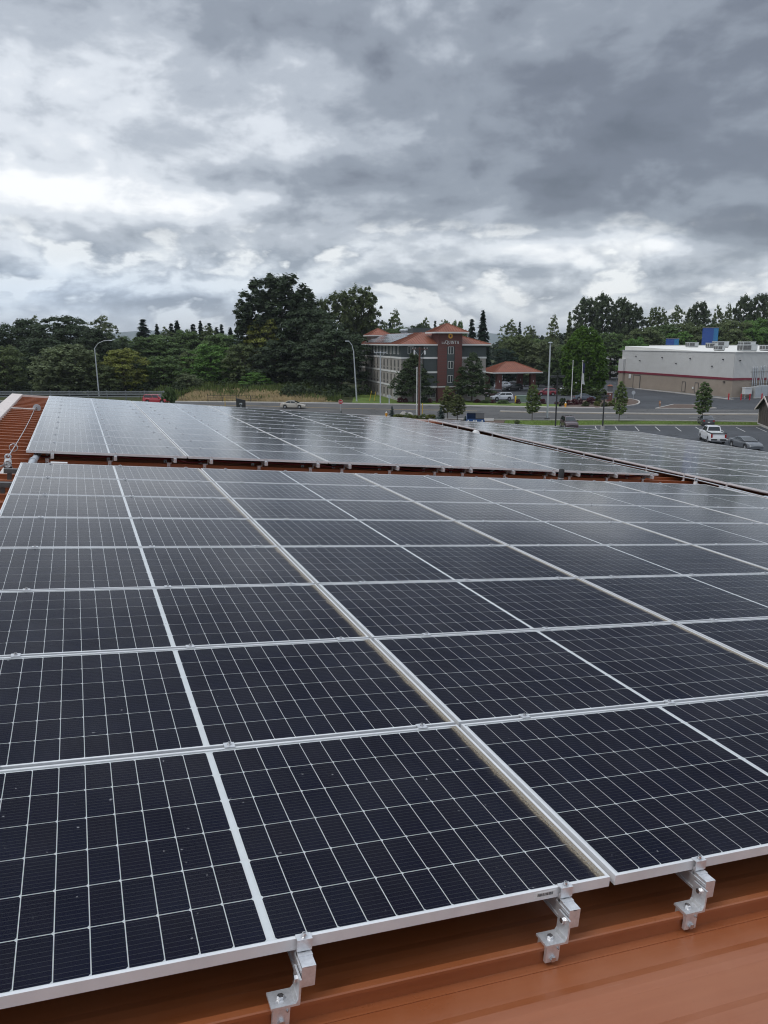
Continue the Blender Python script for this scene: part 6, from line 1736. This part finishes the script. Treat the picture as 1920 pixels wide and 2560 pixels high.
lot_lamp(1388, 1076, 942, 'tall dark parking lamp with twin heads beside the steel pole', (-1, 1))
lot_lamp(1506, 1076, 1000, 'low dark floodlight post left of the second pear tree', ())
tl = [o for o in bpy.data.objects if o.name.startswith('parking_lamp')][-1]
zf = at(1506, 1000, gnd(1506, 1076).y).z
for i, (x, y, zo) in enumerate(((-.28, -.1, .15), (.25, -.15, .2), (-.2, -.15, .5), (.3, -.05, .55))):
    MB().hexa([(x - .24, y - .18, zf + zo - .1), (x + .24, y - .18, zf + zo - .1), (x + .2, y + .15, zf + zo - .12), (x - .2, y + .15, zf + zo - .12)], [(x - .24, y - .12, zf + zo + .16), (x + .24, y - .12, zf + zo + .16), (x + .2, y + .15, zf + zo + .1), (x - .2, y + .15, zf + zo + .1)]).build('flood_lamp', M['black_paint'], tl)
MB().tube([(0, 0, zf - .1), (0, 0, zf + .75)], 0.07, 8).build('mast', M['black_paint'], tl)

# stop signs
M['stop_red'] = mat('stop_sign_red', (0.42, 0.012, 0.025), 0.4, 0, 0.04, 3)
FONT = {'S': [(1, .85, .2, .85), (.1, .8, .1, .55), (.15, .5, .85, .5), (.9, .45, .9, .2), (0, .15, .85, .15)], 'T': [(0, .88, 1, .88), (.5, 0, .5, .85)], 'O': [(.1, .1, .1, .9), (.9, .1, .9, .9), (.1, .88, .9, .88), (.1, .12, .9, .12)], 'P': [(.1, 0, .1, 1), (.1, .9, .85, .9), (.9, .55, .9, .9), (.1, .5, .85, .5)]}
def octa(r): return [(r * math.cos(math.pi / 8 + k * math.pi / 4), r * math.sin(math.pi / 8 + k * math.pi / 4)) for k in range(8)]
for px, yb, yc, r, back, lb in ((852, 1044, 1004.5, 0.40, False, 'red stop sign facing the arrays beside the street'), (1582.5, 1003, 981.5, 0.42, True, 'stop sign seen from its grey back by the bed tip')):
    b = gnd(px, yb); z = at(px, yc, b.y).z
    t = pole_thing('stop_sign', lb, 'stop sign', b, 'stop signs')
    MB().tube([(0, 0.03, 0), (0, 0.03, z + .3)], 0.035, 8).build('post', M['galv'], t)
    o = MB().prism([(p[0], z + p[1]) for p in octa(r)], 'y', -0.012, 0.0).build('plate', M['galv'] if back else M['trim_white'], t)
    if not back:
        MB().prism([(p[0], z + p[1]) for p in octa(r * .93)], 'y', -0.018, -0.0125).build('red_face', M['stop_red'], o)
        for i, ch in enumerate('STOP'):
            mb = MB(); x0 = -0.27 + i * 0.14; w, h, s = 0.115, 0.24, 0.030
            for (a, c, d, e) in FONT[ch]:
                X0, X1, Z0, Z1 = x0 + min(a, d) * w, x0 + max(a, d) * w, z - h / 2 + min(c, e) * h, z - h / 2 + max(c, e) * h
                mb.box(X0 - (s / 2 if a == d else 0), X1 + (s / 2 if a == d else 0), -0.022 - 0.0006 * len(mb.f) / 6, -0.0185, Z0 - (s / 2 if c == e else 0), Z1 + (s / 2 if c == e else 0))
            mb.build('letter', M['trim_white'], o)

# hydrants
for px, yb, lb in ((966, 1045, 'yellow fire hydrant beside the small blue spruce'), (1413.5, 1019, 'yellow fire hydrant at the far kerb below the flagpoles')):
    b = gnd(px, yb); t = pole_thing('fire_hydrant', lb, 'fire hydrant', (b.x, b.y, 0.08), 'fire hydrants'); M.setdefault('hydrant', mat('hydrant_yellow', (0.72, 0.34, 0.03), 0.4, 0, 0.08, 4)); s = 1.25
    MB().lathe([(.17 * s, 0), (.17 * s, .06 * s), (.12 * s, .07 * s), (.12 * s, .52 * s), (.16 * s, .53 * s), (.16 * s, .58 * s), (.12 * s, .60 * s)], 12).build('barrel', M['hydrant'], t, smooth=40)
    MB().lathe([(.12 * s, .60 * s), (.11 * s, .68 * s), (.06 * s, .74 * s), (.03 * s, .75 * s), (.03 * s, .80 * s)], 12).build('bonnet', M['trim_white'], t, smooth=40)
    for sx in (-1, 1): MB().tube([(sx * .10 * s, 0, .42 * s), (sx * .20 * s, 0, .42 * s)], .055 * s, 8).build('side_nozzle', M['hydrant'], t)
    MB().tube([(0, -.10 * s, .36 * s), (0, -.20 * s, .36 * s)], .075 * s, 10).build('front_nozzle', M['hydrant'], t)
# yellow bollard and green cabinet
b = gnd(1288.5, 1008); t = pole_thing('yellow_bollard', 'thick yellow bollard beside the green cabinet', 'bollard', b)
MB().lathe([(.17, 0), (.17, 1.35)], 12).build('post', M['yellow'], t, smooth=40); MB().lathe([(.17, 1.35), (.12, 1.45), (.04, 1.49)], 12).build('cap', M['yellow'], t, smooth=40)
b = gnd(1292, 1007); t = pole_thing('utility_cabinet', 'pale green utility cabinet by the yellow bollard', 'utility cabinet', (b.x, b.y, 0)); M['cab_green'] = mat('cabinet_green', (0.17, 0.235, 0.185), 0.6, 0, 0.08, 2)
MB().box(0, 2.0, 0, 1.4, 0.12, 1.35).build('casing', M['cab_green'], t); MB().box(-.06, 2.06, -.06, 1.46, 1.351, 1.43).build('lid', M['cab_green'], t); MB().box(-.1, 2.1, -.1, 1.5, 0, .119).build('pad', M['concrete'], t)
for x in (.08, 1.03): MB().box(x, x + .88, -.03, -.002, .25, 1.28).build('door', M['cab_green'], t)
# monument sign
b = gnd(1523, 1004); t = pole_thing('monument_sign', 'slim brick pillar sign with dark panel and terracotta cap', 'sign', b)
MB().box(-.46, .46, -.4, .4, 0, 1.9).build('brick_base', M['brick'], t); MB().box(-.52, .52, -.46, .46, 1.901, 2.02).build('band', M['trim_white'], t)
MB().box(-.44, .44, -.38, .38, 2.021, 3.2).build('panel', M['shingle'], t); MB().hexa([(-.56, -.5, 3.2), (.56, -.5, 3.2), (.56, .5, 3.2), (-.56, .5, 3.2)], [(-.2, -.18, 3.5), (.2, -.18, 3.5), (.2, .18, 3.5), (-.2, .18, 3.5)]).build('cap', M['red_roof'], t)
MB().box(-.1, .1, -.43, -.402, 1.35, 1.6).build('number_plate', M['trim_white'], t)
# dark monolith sign behind the rear array
p0, p1 = at(590, 996, 138), at(613, 1001, 138)
t = thing('dark_sign', 'dark slab sign with small pale emblem behind the rear array', 'sign', (p0.x, p0.y, 0), 0.1)
w = (p1.x - p0.x)
MB().prism([(0, 0.0), (w, 0.0), (w, p1.z), (0, p0.z)], 'y', 0, 0.5).build('slab', M['black_paint'], t)
em = MB(); zc = p1.z - 0.85
em.prism([(w * .36, zc + .38), (w * .62, zc + .42), (w * .66, zc + .2), (w * .58, zc + .05), (w * .54, zc + .22), (w * .42, zc + .2), (w * .34, zc + .1)], 'y', -0.02, -0.001)
em.prism([(w * .46, zc - .42), (w * .56, zc - .42), (w * .53, zc - .02), (w * .47, zc - .02)], 'y', -0.02, -0.001)
em.build('emblem', M['galv'], t)
MB().box(-.1, w + .1, -.15, .65, -0.001, .2).build('footing', M['concrete'], t)

# dumpster
b = gnd(1188, 1069); t = thing('dumpster', 'blue steel dumpster with one black lid flipped open', 'dumpster', (b.x, b.y, 0.09), -0.12)
M['dump_blue'] = mat('blue_dumpster_paint', (0.02, 0.075, 0.22), 0.5, 0.1, 0.12, 2)
W2 = 1.25
bx = MB(); prof = [(-0.75, 0.15), (0.75, 0.15), (0.75, 1.75), (-0.1, 1.95), (-0.75, 1.25)]
pts = [(-0.75, 0.15), (0.75, 0.15), (0.75, 1.9), (-0.15, 1.95), (-0.78, 1.22)]
for x in (-W2, W2 - 0.05): MB().prism(pts, 'x', x, x + 0.05).build('side_wall', M['dump_blue'], t)
MB().box(-W2 + .051, W2 - .051, -.78, -.73, .15, 1.22).build('front_wall', M['dump_blue'], t)
MB().box(-W2 + .051, W2 - .051, .70, .75, .15, 1.9).build('rear_wall', M['dump_blue'], t); MB().box(-W2 + .051, W2 - .051, -.729, .699, .15, .20).build('floor_plate', M['dark_void'], t)
MB().hexa([(0.02, -.82, 1.24), (W2, -.82, 1.24), (W2, -.12, 1.97), (0.02, -.12, 1.97)], [(0.02, -.84, 1.30), (W2, -.84, 1.30), (W2, -.14, 2.03), (0.02, -.14, 2.03)]).build('lid', M['black_rubber'], t)
MB().box(-W2, W2, -.11, .76, 1.98, 2.02).build('top_lid', M['black_rubber'], t)
for x in (-1.0, -.22, .12, .98): MB().box(x - .1, x + .1, -.795, -.781, .85 if abs(x) > .5 else .72, 1.08).build('sticker', M['trim_white'], t)
for x in (-W2 - .12, W2): MB().box(x, x + .12, -.5, .3, .8, .95).build('lift_pocket', M['dump_blue'], t)
for x in (-1.0, 1.0):
    for y in (-.6, .6): MB().tube([(x - .04, y, .08), (x + .04, y, .08)], .08, 10).build('wheel', M['black_rubber'], t)
# white parking stops and rocks near the bed
for px, yb, lb in ((1009, 1044, 'left of two pale boulders among the junipers'), (1024, 1045.5, 'right of two pale boulders among the junipers')):
    b = gnd(px, yb); t = MB(); rr = random.Random(px)
    t.lathe([(.5, 0), (.62, .25), (.55, .6), (.3, .85), (.05, .9)], 9)
    t.v = [(x * (1 + rr.uniform(-.2, .2)), y * (1 + rr.uniform(-.2, .2)), z * (1 + rr.uniform(-.1, .1))) for x, y, z in t.v]
    o = t.build('boulder', M['concrete'], smooth=30); o.location = (b.x, b.y, 0.06); tag(o, lb, 'boulder', 'pale boulders in the bed')
p = gnd(1208, 1053); q = gnd(1233, 1053.5)
t = thing('concrete_barrier', 'pale concrete kerb block right of the dumpster', 'kerb block', p)
MB().box(-3.0, 1.6, -.2, .2, 0.0, .42).build('block', M['trim_white'], t); MB().box(-2.9, 1.5, -.16, .16, .421, .46).build('chamfer', M['kerb'], t)
# brown marker on the traffic island
b = gnd(1649, 1018); t = thing('island_marker', 'small orange brown marker post on the traffic island', 'marker', (b.x, b.y, .13)); M['rust'] = mat('rust_orange', (0.36, 0.17, 0.08), 0.7, 0, 0.15, 4)
MB().box(-.16, .16, -.1, .1, .45, 1.05).build('panel', M['rust'], t)
for x in (-.12, .06): MB().box(x, x + .07, -.05, .05, 0, .45).build('leg', M['rust'], t)
MB().box(-.06, .06, -.115, -.101, .62, .9).build('stripe', M['trim_white'], t)


def fence(name, A, B, h, rails_, step, m, label, post=0.05, rail_r=0.04, cat='fence'):
    A, B = Vector(A[:2]), Vector(B[:2]); d = B - A; L = d.length
    t = thing(name, label, cat, (A.x, A.y, 0), math.atan2(d.y, d.x))
    k = 0.0
    pm = MB().box(-post, post, -post, post, 0, h).mesh('post', m)
    while k <= L + .01: meshobj('post', pm, t, (k, 0, 0)); k += step
    for z in rails_: MB().box(-post, L + post, -rail_r - post - .02, -post - .002, z - rail_r, z + rail_r).build('rail', m, t)
    return t


M['guard_steel'] = mat('weathered_guard_steel', (0.20, 0.215, 0.225), 0.5, 0.3, 0.12, 1)
f = fence('guardrail', at(-60, 1000, 168), at(417, 1000, 168), 2.0, (0.75, 1.25, 1.75), 4.0, M['guard_steel'], 'three rail steel guardrail behind the street on the left', 0.09, 0.14, 'guardrail')
fence('pipe_fence', at(520, 1000, 162.5), at(640, 1000, 161.5), 1.35, (0.3, 0.85, 1.32), 3.0, M['black_paint'], 'black pipe fence before the dry meadow', 0.045, 0.035)
f = fence('chain_fence', gnd(1476, 958), gnd(1552, 962), 1.6, (0.1, 1.58), 2.4, M['guard_steel'], 'grey chain link fence left of the store', 0.045, 0.03)
wl = MB(); Lf = (gnd(1552, 962).xy - gnd(1476, 958).xy).length; k = 0.0
while k < Lf: wl.box(k, k + .02, -.06, -.05, .1, 1.55); k += .22
wl.build('mesh_wire', M['guard_steel'], f)['kind'] = 'stuff'
fence('rail_fence', gnd(1515, 944), gnd(1560, 943), 1.3, (0.6, 1.25), 1.5, M['guard_steel'], 'dark railing before the white warehouse', 0.05, 0.04)
# small trees under the canopy view
for px, yt, yb, hw, lb in ((1311, 938, 966, 14, 'small dark tree seen through the entrance canopy'), (1346, 915, 968, 26, 'tree with bent dark trunk right of the canopy'), (1395, 925, 972, 34, 'low dark tree over the white parked sedan')):
    b = gnd(px, yb); p = at(px, yt, b.y); plant('maple', 'small_tree', (b.x, b.y, 0), p.z, hw / F_PX * b.y, (0.026, 0.040, 0.018), lb, 'tree', 'small trees of the hotel car park')

hz = MB().box(-7000, 7000, -200, 11500, -1.5, 185).build('haze', None)
hm = bpy.data.materials.new('haze_air'); hm.use_nodes = True; hm.node_tree.nodes.clear()
pv = hm.node_tree.nodes.new('ShaderNodeVolumePrincipled'); pv.inputs['Density'].default_value = 0.00009; pv.inputs['Color'].default_value = (0.86, 0.92, 1.0, 1)
oo = hm.node_tree.nodes.new('ShaderNodeOutputMaterial'); hm.node_tree.links.new(pv.outputs[0], oo.inputs['Volume'])
hz.data.materials.append(hm); hz['kind'] = 'stuff'; hz['label'] = 'faint bluish haze in the far air'; hz['category'] = 'haze'
